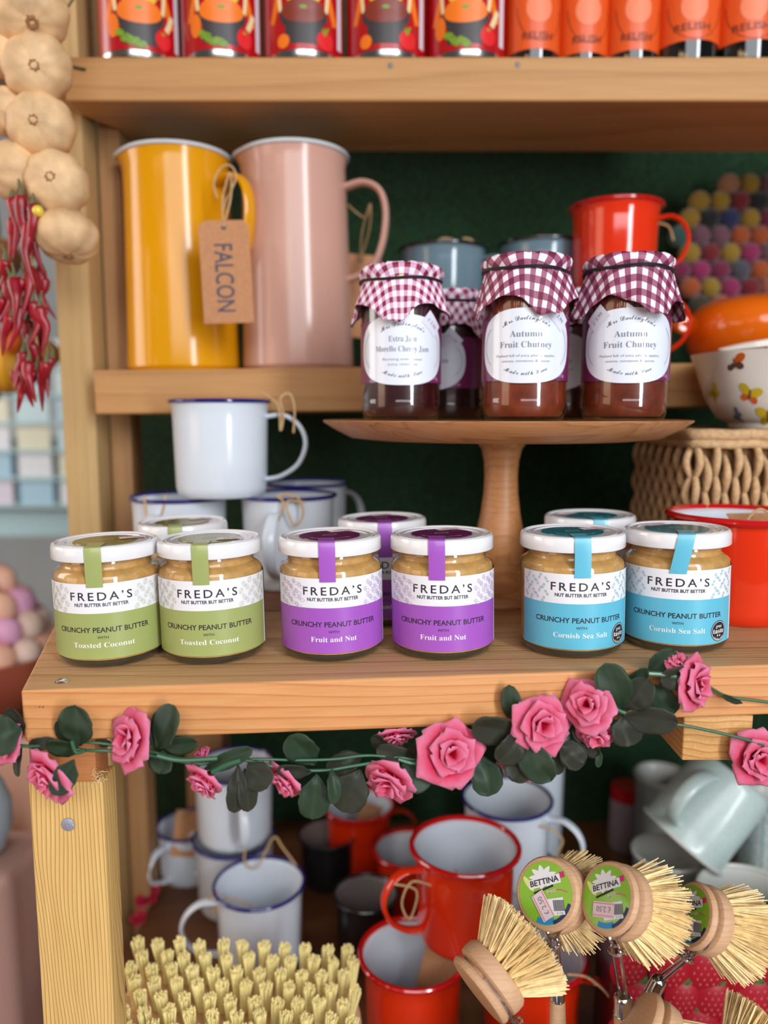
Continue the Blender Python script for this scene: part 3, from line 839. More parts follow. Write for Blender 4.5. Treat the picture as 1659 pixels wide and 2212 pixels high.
def mug(label, loc, r=.0425, h=.082, outer=E_WHITE, inner=E_WHITE, rim=E_BLUE, ang=0., rot=(0, 0, 0), group=None, name='enamel_mug', reach=.032, handle=True, taper=.95, rimr=.0018, hw=.0052, flare=.0015, cat='mug'):
    t = thing(name, label, cat, loc, rot, group)
    rb = r * taper
    q = MB(); q.lathe([(0, .0012), (rb * .80, .0012), (rb * .84, 0), (rb * .90, .0004), (rb * .965, .0035), (rb, .009), (r * .985, h * .8), (r, h - .004), (r + flare, h)], 72, 0)
    q.lathe([(r + flare, h), (r - .0012, h - .003), (r * .985 - .0016, h * .8), (rb - .0016, .012), (rb * .93, .0055), (0, .0045)], 72, 1)
    b = q.build('cup_body', [outer, inner], t)
    q = MB(); n = 72
    pts = [((r + flare) * math.sin(2 * PI * k / n), -(r + flare) * math.cos(2 * PI * k / n), h) for k in range(n)]
    q.tube(pts, rimr, 10, closed=True); q.build('rim', rim, t)
    if handle:
        M = Matrix.Rotation(ang, 4, 'Z'); q = MB()
        pts = d_handle(r * .99, h * .84, h * .20, reach, hw, .003, M)
        side = M @ Vector((0, 1, 0))
        q.tube(pts, hw, 12, flat=.42, ref=side); q.build('handle', outer, t)
    return t
def twine(pts, label_parent=None, r=.0009, name='string', n=6):
    q = MB(); q.tube(spline(pts, n), r, 6); return q.build(name, M_TWINE, label_parent)
def swing_tag(label, card_c, w, h, yawr, roll, knot, text=None, tsize=.01, extra=None, tilt=0., group='kraft price tags on string'):
    """kraft card hanging on twine from knot; card centre card_c"""
    t = thing('swing_tag', label, 'tag', card_c, (0, 0, 0), group)
    M = Matrix.Rotation(yawr, 4, 'Z') @ Matrix.Rotation(tilt, 4, 'X') @ Matrix.Rotation(roll, 4, 'Y')
    c = .12 * w
    q = MB(); poly = [(-w / 2, -h / 2), (w / 2, -h / 2), (w / 2, h / 2 - c), (w / 2 - c, h / 2), (-w / 2 + c, h / 2), (-w / 2, h / 2 - c)]
    vs = [(x, -.0004, z) for x, z in poly] + [(x, .0004, z) for x, z in poly]
    n = len(poly); fs = [list(range(n)), list(range(n, 2 * n))[::-1]] + [[(i + 1) % n, i, n + i, n + (i + 1) % n] for i in range(n)]
    q.add(vs, fs, 0, M)
    hz = h / 2 - .006
    V, F = blob(0, hz, .0022, .0022, 16); q.add(flat3(V, -.0006), F, 1, M)
    card = q.build('card', [M_KRAFT, M_BLACK], t)
    if text:
        q = MB(); V, F = text_fit(text, 0, -tsize / 2, tsize, h * .66, off=.01)
        V = [(z, -x) for x, z in V]
        q.add(flat3(V, -.0006), F, 0, M @ Matrix.Translation((-.001, 0, -.005))); q.build('lettering', mat('stamp_ink', (74, 66, 82), .7), card)
    hole = M @ Vector((0, -.001, hz)); kn = Vector(knot) - Vector(card_c)
    md = (hole + kn) / 2
    twine([hole, md + Vector((-.003, -.003, 0)), kn, md + Vector((.004, -.002, .002)), hole], t, .0009)
    if extra: twine([Vector(p) - Vector(card_c) for p in extra], t, .0009)
    return t

# tall jugs
def jug(label, px, Y, col, hang, h=.205):
    x = P(px, 560, Y).x; z = MIDZ + .012 * x + .0004
    t = thing('enamel_jug', label, 'jug', (x, YR(Y), z), (0, -.012, 0), 'tall enamel jugs')
    rt, rb = .0503, .0555
    q = MB()
    def lip(a, zz):
        if zz > h - .02:
            d = math.atan2(math.sin(a - R(-80)), math.cos(a - R(-80)))
            return 1 + .10 * math.exp(-(d / .28) ** 2) * ((zz - h + .02) / .02) ** 1.5
        return 1
    q.lathe([(0, .001), (rb * .9, .001), (rb * .94, 0), (rb, .004), (rb, .010), (rb - .0008, .03), (rt + .001, h * .8), (rt, h - .012), (rt + .001, h - .004), (rt + .0022, h)], 96, 0, mod=lip)
    q.lathe([(rt + .0022, h), (rt - .001, h - .004), (rt - .0015, h * .8), (rb - .002, .02), (rb - .004, .006), (0, .005)], 96, 1, mod=lip)
    q.build('jug_body', [col, E_WHITE], t)
    q = MB(); n = 96
    pts = []
    for k in range(n):
        a = 2 * PI * k / n; rr = (rt + .0022) * lip(a, h)
        pts.append((rr * math.sin(a), -rr * math.cos(a), h))
    q.tube(pts, .0020, 8, closed=True); q.build('rim', mat('rim_white', (206, 212, 216), .2, coat=.4), t)
    M = Matrix.Rotation(hang, 4, 'Z'); q = MB()
    hp = [(rt - .001, 0, h - .030), (rt + .018, 0, h - .026), (rt + .034, 0, h - .034), (rt + .040, 0, h - .055), (rt + .036, 0, h - .085), (rt + .024, 0, h - .108), (rt + .000, 0, h - .118)]
    q.tube([M @ p for p in spline([Vector(p) for p in hp], 7)], .0078, 12, flat=.45, ref=M @ Vector((0, 1, 0))); q.build('handle', col, t)
    return t
jug('tall mustard yellow enamel jug with a kraft tag on its handle', 393, .905, E_MUST, R(-30))
jug('tall blush pink enamel jug with its handle to the right', 643, .905, E_PINK, R(-8))
kn = P(497, 372, .835)
swing_tag('kraft card tag stamped with dark capitals hanging from the mustard jug', P(489, 588, .80), .044, .088, R(4), R(-2), kn, 'FALCON', .0165,
          extra=[P(470, 430, .83), P(462, 395, .83), P(478, 362, .83), P(498, 358, .83), P(510, 380, .83), P(500, 410, .825), P(486, 440, .82), P(478, 490, .81)])
swing_tag('plain kraft tag hanging behind the blush pink jug handle', P(775, 640, .945), .045, .085, R(12), R(3), P(800, 440, .93), None,
          extra=[P(800, 440, .93), P(790, 470, .93), P(765, 455, .93), P(752, 442, .93)])

# mugs on the front shelf, stack of four white ones
def sp(px, Y, z=0.):
    x = P(px, 1200, Y).x; return (x, YR(Y), ZS + TILT * x + z + .0002)
wg = 'white enamel mugs with blue rims'
mh = .0835
mug('white enamel mug with blue rim, lower left of the shelf stack', sp(392, .812), h=mh, ang=R(-100), group=wg)
mug('white enamel mug with blue rim and a tied string, lower right of the shelf stack', sp(624, .812), h=mh, ang=R(-96), group=wg)
mug('white enamel mug with blue rim, half hidden at the back right of the stack', sp(662, .915), h=mh + .003, ang=R(40), group=wg)
a = sp(484, .795, mh + .0022)
mug('white enamel mug with blue rim crowning the stack of three', a, h=.0845, ang=R(0), group=wg, reach=.034)
def loose_tie(label, pts, card=None, **k):
    """a loop of twine tied to a handle, with its loose ends"""
    c = Vector(pts[0]); t = thing('twine_tie', label, 'string', c, (0, 0, 0), 'twine ties on the enamelware')
    twine([Vector(p) - c for p in pts], t, .0010, 'loop')
    if card:
        cc, w, h, yw, tl = card; q = MB()
        q.box(-w / 2, w / 2, -.0004, .0004, -h / 2, h / 2, M=Matrix.Translation(Vector(cc) - c) @ Matrix.Rotation(yw, 4, 'Z') @ Matrix.Rotation(tl, 4, 'X'))
        q.build('card', M_KRAFT, t)
    return t
loose_tie('twine looped over the handle of the topmost white shelf mug', [P(565, 848, .79), P(600, 875, .785), P(606, 930, .785), P(612, 895, .785), P(605, 862, .785), P(625, 850, .785), P(636, 880, .785), P(634, 935, .785)])
loose_tie('twine bow on the handle of the lower right shelf mug', [P(600, 1125, .758), P(612, 1085, .755), P(600, 1072, .755), P(640, 1072, .755), P(655, 1110, .755), P(635, 1135, .755), P(618, 1085, .755), P(660, 1085, .756)])
loose_tie('twine hanging inside the rim of the lower left shelf mug', [P(312, 1070, .765), P(318, 1120, .762), P(335, 1150, .762), P(352, 1100, .762), P(358, 1068, .765)])
# wide red mug at right and one behind
x = P(1598, 1130, .655).x
mug('wide red enamel mug with white inside at the right end of the shelf', (x, YR(.655), ZS + TILT * x), r=.0465, h=.0765, outer=E_RED, rim=E_REDRIM, ang=R(-10), taper=.93, rimr=.0026, flare=.0045)
c0 = P(1628, 1128, .66)
loose_tie('kraft card and twine lying inside the wide red mug', [P(1612, 1135, .645), P(1618, 1118, .645), P(1640, 1100, .65), P(1662, 1108, .65)], card=(c0, .035, .020, R(8), R(-55)))

# mugs on the middle shelf
def mp(px, Y, z=0.):
    x = P(px, 700, Y).x; return (x, YR(Y), MIDZ + .012 * x + z + .0003)
rg = 'red enamel mugs on the middle shelf'
mug('red enamel mug under its twin on the middle shelf', mp(1328, .93), h=.079, outer=E_RED, inner=E_RED, rim=E_REDRIM, ang=R(-18), group=rg, reach=.030, flare=.003)
mug('red enamel mug stacked on top on the middle shelf', mp(1321, .925, .0805), h=.078, outer=E_RED, inner=E_RED, rim=E_REDRIM, ang=R(-18), group=rg, reach=.028, flare=.003)
bg = 'blue grey enamel mugs'
for px, Y, z, l, hh in ((955, .96, 0, 'blue grey enamel mug at the foot of the stack behind the cherry jam', .062), (955, .96, .064, 'blue grey enamel mug topmost of the stack behind the cherry jam', .062),
                    (1165, .985, 0, 'blue grey enamel mug at the foot of the stack behind the chutney', .068), (1165, .985, .070, 'blue grey enamel mug topmost of the stack behind the chutney', .064)):
    mug(l, mp(px, Y, z), h=hh, r=.044, outer=E_BLUEGREY, inner=E_GREYIN, rim=E_CHAR, ang=R(-15 if px < 1000 else 110), group=bg, flare=.002)
loose_tie('twine arching above the left blue grey mugs', [P(945, 520, .94), P(965, 515, .94), P(1000, 530, .94), P(1020, 580, .94), P(1035, 550, .95), P(1020, 520, .95), P(1000, 515, .95)])
loose_tie('twine arching above the right blue grey mugs', [P(1130, 530, .97), P(1150, 512, .97), P(1185, 512, .97), P(1205, 540, .97), P(1200, 570, .97)])
loose_tie('twine on the handle of the upper red middle shelf mug', [P(1405, 468, .92), P(1420, 480, .915), P(1445, 490, .915), P(1455, 520, .915)])

# ------------------------------------------------------------------ soup tins and relish jars on the top shelf
C_RED = mat('tin_red', (178, 12, 22), .3, coat=.3)
C_YEL = mat('tin_yellow', (224, 184, 32), .35)
C_GRN = mat('tin_green', (122, 156, 40), .4, var=.4, vscale=400)
C_ORG = mat('tin_orange', (236, 118, 28), .35)
C_BRN = mat('tin_brown', (128, 48, 34), .35)
C_BOWL = mat('tin_bowl', (56, 50, 52), .4)
C_TOM = mat('tin_tomato', (222, 40, 44), .3)
C_CRM = mat('tin_cream', (232, 210, 160), .4)
C_WHT = mat('tin_white', (220, 212, 222), .4)
TIN = mat('tin_metal', (200, 196, 190), .2, metal=1.)
def tin(px, kind, label):
    Y = .878; x = P(px, 60, Y).x; r = .0375
    t = thing('soup_tin', label, 'tin', (x, YR(Y), TOPZ + .0002), (0, 0, R(-1) + face((x, YR(Y)))), 'soup tins on the top shelf')
    q = MB(); q.lathe([(0, .003), (r - .003, .003), (r - .0028, .0004), (r - .0010, 0), (r + .0004, .0012), (r + .0003, .0028), (r - .0008, .0036), (r - .0008, .1045), (r + .0004, .1055), (r, .108), (r - .002, .1085), (r - .003, .106), (0, .106)], 64)
    q.build('can', TIN, t)
    RL = r - .0005; q = MB(); q.lathe([(RL, .0075), (RL, .104)], 64)
    la = q.build('label', C_RED, t)
    q = MB(); RP = RL + .0002
    def put(VF, m, k=0): q.add(wrap(VF[0], RP + .00008 * k), VF[1], m)
    soup = 2 if kind == 'green' else 3
    put(blob(0, .085, .024, .045, 40, 6), 0, 0)                       # yellow sheaf
    for s in (-1, 1):
        put(rect(s * .0235, .060, .0035, .040, s * -.10, 2, 8), 5, 1)
        put(rect(s * .0265, .046, .006, .030, s * .35, 2, 6), 1, 0)
    put(blob(0, .036, .0225, .0125, 40, 5), 4, 2)                       # outer pan
    put(rect(0, .0235, .034, .022, 0, 8, 4), 4, 2)
    put(blob(0, .040, .0205, .0105, 40, 5), soup, 3)
    put(blob(0, .0425, .0035, .0016, 14), 6, 4)
    if kind == 'green':
        put(blob(0, .0545, .021, .0028, 30, 3), 6, 2)
        r2 = random.Random(px)
        for k in range(14): put(blob(-.018 + .0016 * k + r2.uniform(-.001, .001), .0165 - .0004 * k + r2.uniform(-.0015, .0055) * (1 - k / 16), .0032, .0030, 12), 6, 5)
        put(blob(-.0245, .028, .006, .010, 18, 2), 1, 4)
        put(blob(.0215, .0195, .0078, .0085, 24, 3), 7, 6)
        put(blob(.0215, .0245, .0018, .0012, 10), 6, 7)
        put(rect(.0285, .035, .005, .016, -.45, 2, 3), 5, 3)
    else:
        put(blob(-.019, .015, .0062, .0060, 20, 3), 1, 6)
        put(blob(.0205, .0165, .0085, .0082, 24, 3), 7, 6)
        for k in range(5): put(rect(.0185 + .0010 * k, .023 + .0006 * k, .001, .006, .5 - .25 * k, 1, 2), 6, 7)
        put(rect(0, .0545, .040, .004, 0, 8, 1), 0, 3)
    put(rect(.0385, .060, .007, .092, 0, 3, 8), 8, 3)
    q.build('printed_picture', [C_YEL, C_ORG, C_ORG, C_BRN, C_BOWL, C_CRM, C_GRN, C_TOM, C_WHT], la)
for px, k, l in ((303, 'green', 'red soup tin with orange soup bowl picture, far left of the tin row'), (480, 'green', 'red soup tin with orange soup bowl picture, second from the left end'),
                 (657, 'brown', 'red soup tin with brown soup bowl picture, left one of two'), (835, 'brown', 'red soup tin with brown soup bowl picture, right one of two'),
                 (1007, 'green', 'red soup tin with orange soup bowl picture beside the orange jars')):
    tin(px, k, l)
ORL = mat('orange_paper', (222, 86, 26), .4, coat=.15)
OINK = mat('brown_ink', (96, 34, 24), .5)
def relish(px, r, Y, lab_z, label):
    x = P(px, 60, Y).x
    t = thing('relish_jar', label, 'jar', (x, YR(Y), TOPZ + .0002), (0, 0, R(4) + face((x, YR(Y)))), 'orange labelled relish jars')
    q = MB(); q.lathe([(0, .001), (r - .004, .0008), (r - .001, .0), (r, .004), (r, .095), (r * .9, .105), (r * .75, .11), (r * .75, .12), (0, .12)], 56)
    q.build('glass_body', mat('black_glass', (14, 12, 12), .06, spec=.8), t)
    q = MB(); q.lathe([(r * .8, .112), (r * .8, .128), (0, .128)], 40); q.build('lid', M_BLACK, t)
    q = MB(); RL = r + .0002; q.lathe([(RL, lab_z), (RL, .088)], 56, 0, None, R(-165), R(165))
    la = q.build('label', ORL, t)
    q = MB(); RT = RL + .0002
    V, F = text_fit('RELISH', .003, lab_z + .0085, .0064, r * 1.15, off=.012); q.add(wrap(V, RT), F, 0)
    V, F = outline([(.006 + r * .95 * math.cos(a), .052 + .034 * math.sin(a)) for a in [PI + .1 + (PI - .2) * k / 30 for k in range(31)]], .0006, False); q.add(wrap(V, RT), F, 0)
    V, F = blob(.004, .046, .012, .013, 24, 3); q.add(wrap(V, RT), F, 1)
    q.build('lettering', [OINK, mat('pale_orange_ink', (236, 130, 92), .5)], la)
for px, r, Y, lz, l in ((1151, .0245, .872, .011, 'orange labelled relish jar nearest the soup tins'), (1258, .0232, .876, .010, 'slimmer orange labelled relish jar, second after the soup tins'),
                        (1365, .0245, .874, .011, 'orange labelled relish jar in the middle of its row of five'), (1484, .0280, .872, .017, 'wider orange labelled relish jar, fourth in its row'),
                        (1612, .0290, .872, .017, 'wider orange labelled relish jar at the right frame edge')):
    relish(px, r, Y, lz, l)

# ------------------------------------------------------------------ garlic string and chilli string
M_GARLIC = mat('garlic_skin', (222, 184, 138), .6, var=.25, vscale=60, sss=.08, bump=.3, bscale=120)
M_ROOT = mat('garlic_root', (150, 108, 66), .9, bump=.6, bscale=800)
gt = thing('garlic_string', 'string of pale garlic bulbs hanging at the upper left', 'garlic', P(70, -60, .77))
g0 = gt.location.copy()
twine([P(60, -90, .775) - g0, P(60, 60, .785) - g0, P(60, 220, .785) - g0, P(80, 360, .785) - g0, P(120, 470, .785) - g0], gt, .003)
def bulb(px, py, rpx, Y, face, squash=.86):
    c = P(px, py, Y) - g0; r = rpx / 1900 * Y
    d = Vector(face).normalized(); M = Matrix.Translation(c) @ d.to_track_quat('Z', 'Y').to_matrix().to_4x4()
    ph = rnd.uniform(0, 6)
    def md(v):
        a = math.atan2(v.y, v.x); rho = math.hypot(v.x, v.y)
        k = 1 + .085 * abs(math.sin(4.5 * a + ph)) ** .6 * rho + .03 * math.sin(2 * a + ph)
        if v.z > .8: k *= 1 - .55 * (v.z - .8)
        if v.z < -.7: k *= 1 + .9 * (-v.z - .7)
        return k
    q = MB(); q.ball((0, 0, 0), r, 40, 24, sc=(1, 1, squash), M=M, mod=md)
    b = q.build('garlic_bulb', M_GARLIC, gt, smooth=80)
    q = MB(); q.lathe([(.19 * r, .70 * r), (.15 * r, .80 * r), (.10 * r, .80 * r), (.05 * r, .72 * r), (0, .70 * r)], 18, M=M, mod=lambda a, z: 1 + .18 * math.sin(7 * a)); q.build('root_plate', M_ROOT, b)
    q = MB(); e = M @ Vector((0, 0, -r * .8)); q.tube([e, e + (M.to_3x3() @ Vector((0, 0, -r * .6))), e + (M.to_3x3() @ Vector((0, 0, -r * .8))) + Vector((0, .004, r * .5))], [r * .22, r * .13, r * .1], 10); q.build('stem', M_GARLIC, b)
for b in ((66, 28, 68, .765, (.3, -.6, -.6), .8), (6, 118, 44, .775, (-.5, -.7, .2)), (81, 148, 63, .77, (.25, -.9, -.25)), (8, 240, 44, .775, (-.4, -.8, 0)), (89, 272, 62, .77, (.1, -.95, -.1)),
          (31, 372, 58, .775, (-.6, -.5, -.1)), (123, 396, 61, .765, (.12, -.95, .0)), (146, 512, 60, .77, (.15, -.35, -.85), .82), (-10, 20, 40, .78, (-.5, -.6, 0))):
    bulb(*b)
q = MB(); q.ball(P(82, 456, .745) - g0, .0046, 12, 8); q.build('fairy_bulb', mat('yellow_bulb', (226, 200, 60), .3, coat=.5), gt)
wt = thing('garden_wire', 'dark green wire looping beside the top of the garlic string', 'wire', P(150, 60, .82))
q = MB(); q.tube(spline([P(px, py, .83) - wt.location for px, py in ((178, -30), (150, 10), (118, 60), (125, 110), (150, 140), (185, 150))], 8), .0010, 6); q.build('wire', mat('green_wire', (44, 58, 42), .5), wt)

M_CHI = mat('dried_chilli', (146, 4, 28), .38, coat=.12, var=.35, vscale=60)
M_CST = mat('chilli_stalk', (96, 96, 60), .7)
ct = thing('chilli_string', 'string of glossy dark red dried chillies under the garlic', 'chillies', P(50, 420, .76)); c0_ = ct.location.copy()
twine([P(60, 380, .77) - c0_, P(70, 560, .77) - c0_, P(75, 700, .77) - c0_, P(90, 800, .77) - c0_], ct, .0012)
r2 = random.Random(11)
chs = [(25, 425, 28, 560), (45, 420, 50, 600), (70, 440, 62, 560), (80, 470, 98, 600), (65, 480, 75, 620), (30, 470, 20, 560), (55, 560, 90, 680), (62, 575, 45, 690), (85, 580, 122, 690), (95, 600, 104, 680),
       (20, 610, -5, 700), (28, 600, 30, 700), (50, 600, 28, 720), (70, 650, 60, 750), (85, 660, 92, 760), (45, 660, 15, 760), (25, 680, 5, 770), (60, 690, 70, 800), (72, 720, 62, 800), (10, 560, -12, 640),
       (100, 780, 92, 890), (112, 770, 104, 860), (52, 800, 38, 892), (62, 780, 78, 870), (50, 760, 30, 840), (78, 800, 72, 880), (38, 630, 48, 730), (5, 640, -8, 740), (66, 740, 88, 840), (90, 700, 82, 790), (35, 800, 46, 868)]
for i, (ax, ay, bx, by) in enumerate(chs):
    Y = r2.uniform(.745, .775)
    A, B = P(ax, ay, Y) - c0_, P(bx, by, Y + r2.uniform(-.01, .01)) - c0_
    mid = (A + B) / 2 + Vector((r2.uniform(-.006, .006), r2.uniform(-.004, .004), 0))
    pts = spline([A, A.lerp(mid, .5) + Vector((r2.uniform(-.002, .002), 0, 0)), mid, B], 5)
    L_ = len(pts); rr = [.0052 * (min(1, .45 + k / 3.) * (1 - (k / (L_ - 1)) ** 2.2) + .06) for k in range(L_)]
    q = MB(); q.tube(pts, rr, 10, flat=.8)
    c = q.build('chilli', M_CHI, ct, smooth=70)
    q = MB(); q.tube([A + Vector((0, 0, -.001)), A + Vector((.001, 0, .006)), A + Vector((r2.uniform(-.003, .003), 0, .012))], [.0028, .0012, .0009], 7); q.build('stalk', M_CST, c)

# ------------------------------------------------------------------ felt ball mat leaning on the wall
FC = [(216, 96, 30), (190, 40, 110), (146, 90, 110), (196, 150, 30), (96, 92, 106), (28, 26, 34), (44, 50, 110), (150, 20, 30), (206, 140, 100), (60, 110, 104), (222, 120, 90), (150, 30, 80), (220, 176, 130), (80, 76, 50)]
FM = [mat('felt_%d' % i, tuple(int(v * .68) for v in c), .95, sheen=.3, bump=.6, bscale=700) for i, c in enumerate(FC)]
fc = P(1618, 548, 1.06)
ft = thing('felt_ball_mat', 'round mat of many coloured felt balls leaning against the green wall', 'mat', fc, (R(-8), 0, 0))
k = 0; r2 = random.Random(5); bp_ = .0232
for j in range(-4, 5):
    for i in range(-5, 6):
        x = (i + .5 * (j % 2)) * bp_; z = j * bp_ * .87
        if math.hypot(x, z) > .089: continue
        q = MB(); q.ball((x, 0, z), bp_ * .53, 16, 10); q.build('felt_ball', FM[r2.choice((0, 0, 1, 1, 2, 3, 3, 4, 5, 5, 6, 7, 7, 8, 9, 10, 10, 11, 11, 12, 13))], ft, smooth=80); k += 1

# orange dish on the middle shelf, pale bowls on a basket
x = P(1640, 700, .93).x; z = MIDZ + .012 * x
t = thing('casserole_dish', 'round orange casserole dish with a small side lug', 'dish', (x, YR(.93), z))
q = MB(); q.lathe([(0, 0), (.045, 0), (.055, .003), (.068, .018), (.0735, .035), (.072, .048), (.066, .058), (.052, .066), (.03, .071), (0, .073)], 72)
ORE = mat('orange_enamel', (232, 106, 12), .15, coat=.6)
q.build('dish_body', ORE, t)
q = MB(); q.tube(spline([(-.068, .0, .046), (-.080, 0, .048), (-.086, 0, .043), (-.078, 0, .038), (-.066, 0, .036)], 5), .0050, 10); q.build('lug', ORE, t)
q = MB(); q.tube(spline([(.068, .0, .046), (.080, 0, .048), (.086, 0, .043), (.078, 0, .038), (.066, 0, .036)], 5), .0050, 10); q.build('lug', ORE, t)

BY0 = .715
bx0 = P(1497, 1000, BY0).x; btop = P(1500, 926, BY0).z
bbot = ZS + TILT * (bx0 + .1)
t = thing('seagrass_basket', 'woven seagrass basket standing behind the wide red mug', 'basket', (bx0 + .11, YR(BY0) + .058, bbot))
M_SEA = mat('seagrass', (206, 166, 122), .85, var=.25, vscale=250, bump=.6, bscale=600)
hgt = btop - bbot
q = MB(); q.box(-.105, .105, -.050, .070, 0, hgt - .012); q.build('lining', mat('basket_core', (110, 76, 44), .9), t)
q = MB(); r2 = random.Random(2)
ncol = 27; pitch = .22 / ncol
for i in range(ncol):
    xx = -.11 + pitch * (i + .5)
    for j in range(6):
        z0_ = hgt - .012 - (j + (.5 if i % 2 else 0)) * .026
        z1_ = z0_ - .030
        if z1_ < .002: z1_ = .002
        if z0_ < .008: continue
        jx = r2.uniform(-.0012, .0012)
        q.tube(spline([(xx - jx, -.049, z0_ + .003), (xx + jx, -.058 + r2.uniform(-.001, .001), (z0_ + z1_) / 2 + .005), (xx + jx, -.057, (z0_ + z1_) / 2 - .006), (xx - jx, -.049, z1_ - .003)], 4), [.0016, .0022, .0027, .0030, .0031, .0032, .0032, .0031, .0030, .0027, .0024, .0020, .0016][:13], 8)
for i in range(13):
    yy = -.055 + .0105 * (i + .5)
    for j in range(6):
        z0_ = hgt - .012 - (j + (.5 if i % 2 else 0)) * .026; z1_ = max(z0_ - .030, .002)
        if z0_ < .008: continue
        q.tube(spline([(-.105, yy, z0_ + .003), (-.1125, yy, (z0_ + z1_) / 2), (-.105, yy, z1_ - .003)], 5), [.0018, .0026, .0030, .0033, .0034, .0034, .0034, .0033, .0030, .0026, .0018], 8)
q.build('woven_strands', M_SEA, t, smooth=80)
q = MB()
cor = [(-.109, -.055), (.109, -.055), (.109, .072), (-.109, .072)]
for rr_, zz in ((.0048, hgt - .005), (.0040, hgt - .0125)):
    loop = []
    for a, b in zip(cor, cor[1:] + cor[:1]):
        for k in range(14):
            loop.append((a[0] + (b[0] - a[0]) * k / 14, a[1] + (b[1] - a[1]) * k / 14, zz + .0006 * math.sin(k * 2.6)))
    q.tube(loop, rr_, 8, closed=True)
q.build('rim_band', M_SEA, t, smooth=80)
bz_ = bbot + hgt + .0002
x = P(1668, 850, .765).x
CERAM = mat('cream_ceramic', (226, 216, 204), .2, coat=.5)
def bowl(label, loc, r, h, wav=.02, paint=True, rot=(0, 0, 0)):
    t = thing('ceramic_bowl', label, 'bowl', loc, rot, 'cream painted bowls')
    mod = lambda a, z: 1 + wav * (z / h) ** 3 * math.sin(8 * a)
    pr = [(0, 0), (r * .50, 0), (r * .52, .004), (r * .66, h * .14), (r * .80, h * .36), (r * .885, h * .62), (r * .95, h * .85), (r, h)]
    inn = [(r, h), (r * .975, h * .985), (r * .92, h * .82), (r * .85, h * .6), (r * .76, h * .36), (r * .6, h * .16), (0, h * .10)]
    q = MB(); q.lathe(pr, 72, mod=mod); q.lathe(inn, 72, mod=mod); b = q.build('bowl_body', CERAM, t)
    if paint:
        def prad(z):
            for (r0, z0), (r1, z1) in zip(pr[1:], pr[2:]):
                if z0 <= z <= z1: return r0 + (r1 - r0) * (z - z0) / (z1 - z0)
            return r
        ms = [mat('paint_orange', (206, 92, 30), .3), mat('paint_yellow', (200, 170, 30), .3), mat('paint_brown', (96, 62, 50), .3), mat('paint_grey', (96, 104, 120), .3)]
        q = MB()
        def fly(x_, z_, s, rot_, m):
            for sd in (-1, 1):
                for (ox, oz, rx, rz, mm, an) in ((.55, .35, .62, .38, m[0], .5), (.45, -.30, .42, .32, m[1], -.5)):
                    V, F = blob(x_ + sd * ox * s, z_ + oz * s, rx * s, rz * s, 16, 2, rot=sd * an)
                    V, F = turn((V, F), rot_, x_, z_)
                    q.add([(((prad(zz) + .0004 + .0001 * (mm)) * math.sin(xx / r)), -((prad(zz) + .0004 + .0001 * mm) * math.cos(xx / r)), zz) for xx, zz in V], F, mm)
            V, F = turn(blob(x_, z_, .09 * s, .5 * s, 10), rot_, x_, z_)
            q.add([((prad(zz) + .0009) * math.sin(xx / r), -(prad(zz) + .0009) * math.cos(xx / r), zz) for xx, zz in V], F, 2)
        fly(-.031, h * .84, .0088, .1, (0, 2)); fly(-.0196, h * .43, .0095, -.3, (1, 0)); fly(.014, h * .76, .008, .4, (1, 2))
        fly(-.038, h * .16, .006, .9, (3, 3)); fly(-.003, h * .15, .0105, .1, (1, 1)); fly(-.060, h * .46, .008, .6, (1, 1)); fly(.025, h * .38, .008, .2, (0, 1))
        q.build('butterfly_paint', ms, b)
    return t
bowl('cream bowl painted with orange and yellow butterflies on the basket', (x, YR(.765), bz_), .066, .0625, rot=(0, 0, face((x, YR(.765)))))
bowl('second cream bowl resting tilted inside the butterfly bowl', (x + .018, YR(.775), bz_ + .030), .052, .046, paint=True, rot=(R(4), R(-10), 0))

# ------------------------------------------------------------------ lower shelf: mugs
def rimat(px, py, Y):
    return P(px, py, Y)
def lower(px, Y, z, label, h=.082, **k):
    x = P(px, 1900, Y).x
    # x from the rim height
    for _ in range(2):
        pass
    return mug(label, (x, YR(Y), LZ + z + .0003), h=h, **k)
def lmug(px, pyrim, Y, z, label, h=.082, **k):
    p = P(px, pyrim, Y)
    return mug(label, (p.x, p.y, LZ + z + .0003), h=h, **k)
lg = 'white enamel mugs on the lower shelf'; lr_ = 'red enamel mugs on the lower shelf'
RK = dict(outer=E_RED, rim=E_REDRIM, group=lr_, rimr=.0026, flare=.003)
lmug(892, 2085, .700, 0, 'red enamel mug with white inside at the bottom left of the red stack', h=.084, r=.0425, ang=R(100), **RK)
lmug(1148, 2085, .700, 0, 'red enamel mug behind the dish brush handles, its handle to the right', h=.084, r=.0425, ang=R(-20), **RK)
lmug(1004, 1868, .722, .0875, 'red enamel mug stacked on top with its twine tied handle to the left', h=.084, r=.0435, ang=R(-160), reach=.033, **RK)
lmug(775, 1765, 1.0, 0, 'small red enamel mug at the back of the lower shelf', h=.080, r=.0385, ang=R(10), **RK)
lmug(885, 1855, .905, 0, 'red enamel mug tucked behind the big stacked red one', h=.073, r=.036, ang=R(-30), **RK)
lmug(1110, 2010, .855, 0, 'white enamel mug with blue rim under the one behind the first brush', h=.080, ang=R(-20), group=lg)
lmug(1095, 1757, .835, .0825, 'white enamel mug with blue rim stacked behind the big red mug', h=.082, ang=R(-25), group=lg, reach=.034)
lmug(560, 1915, .815, 0, 'white enamel mug with blue rim and handle to the left above the scrubbing brush', h=.084, ang=R(195), group=lg, reach=.034)
lmug(508, 1900, .92, 0, 'white enamel mug with blue rim under the tall stacked one at left', h=.080, ang=R(150), group=lg)
lmug(506, 1728, .918, .0825, 'white enamel mug with blue rim stacked high, hidden partly by the roses', h=.082, ang=R(-70), group=lg)
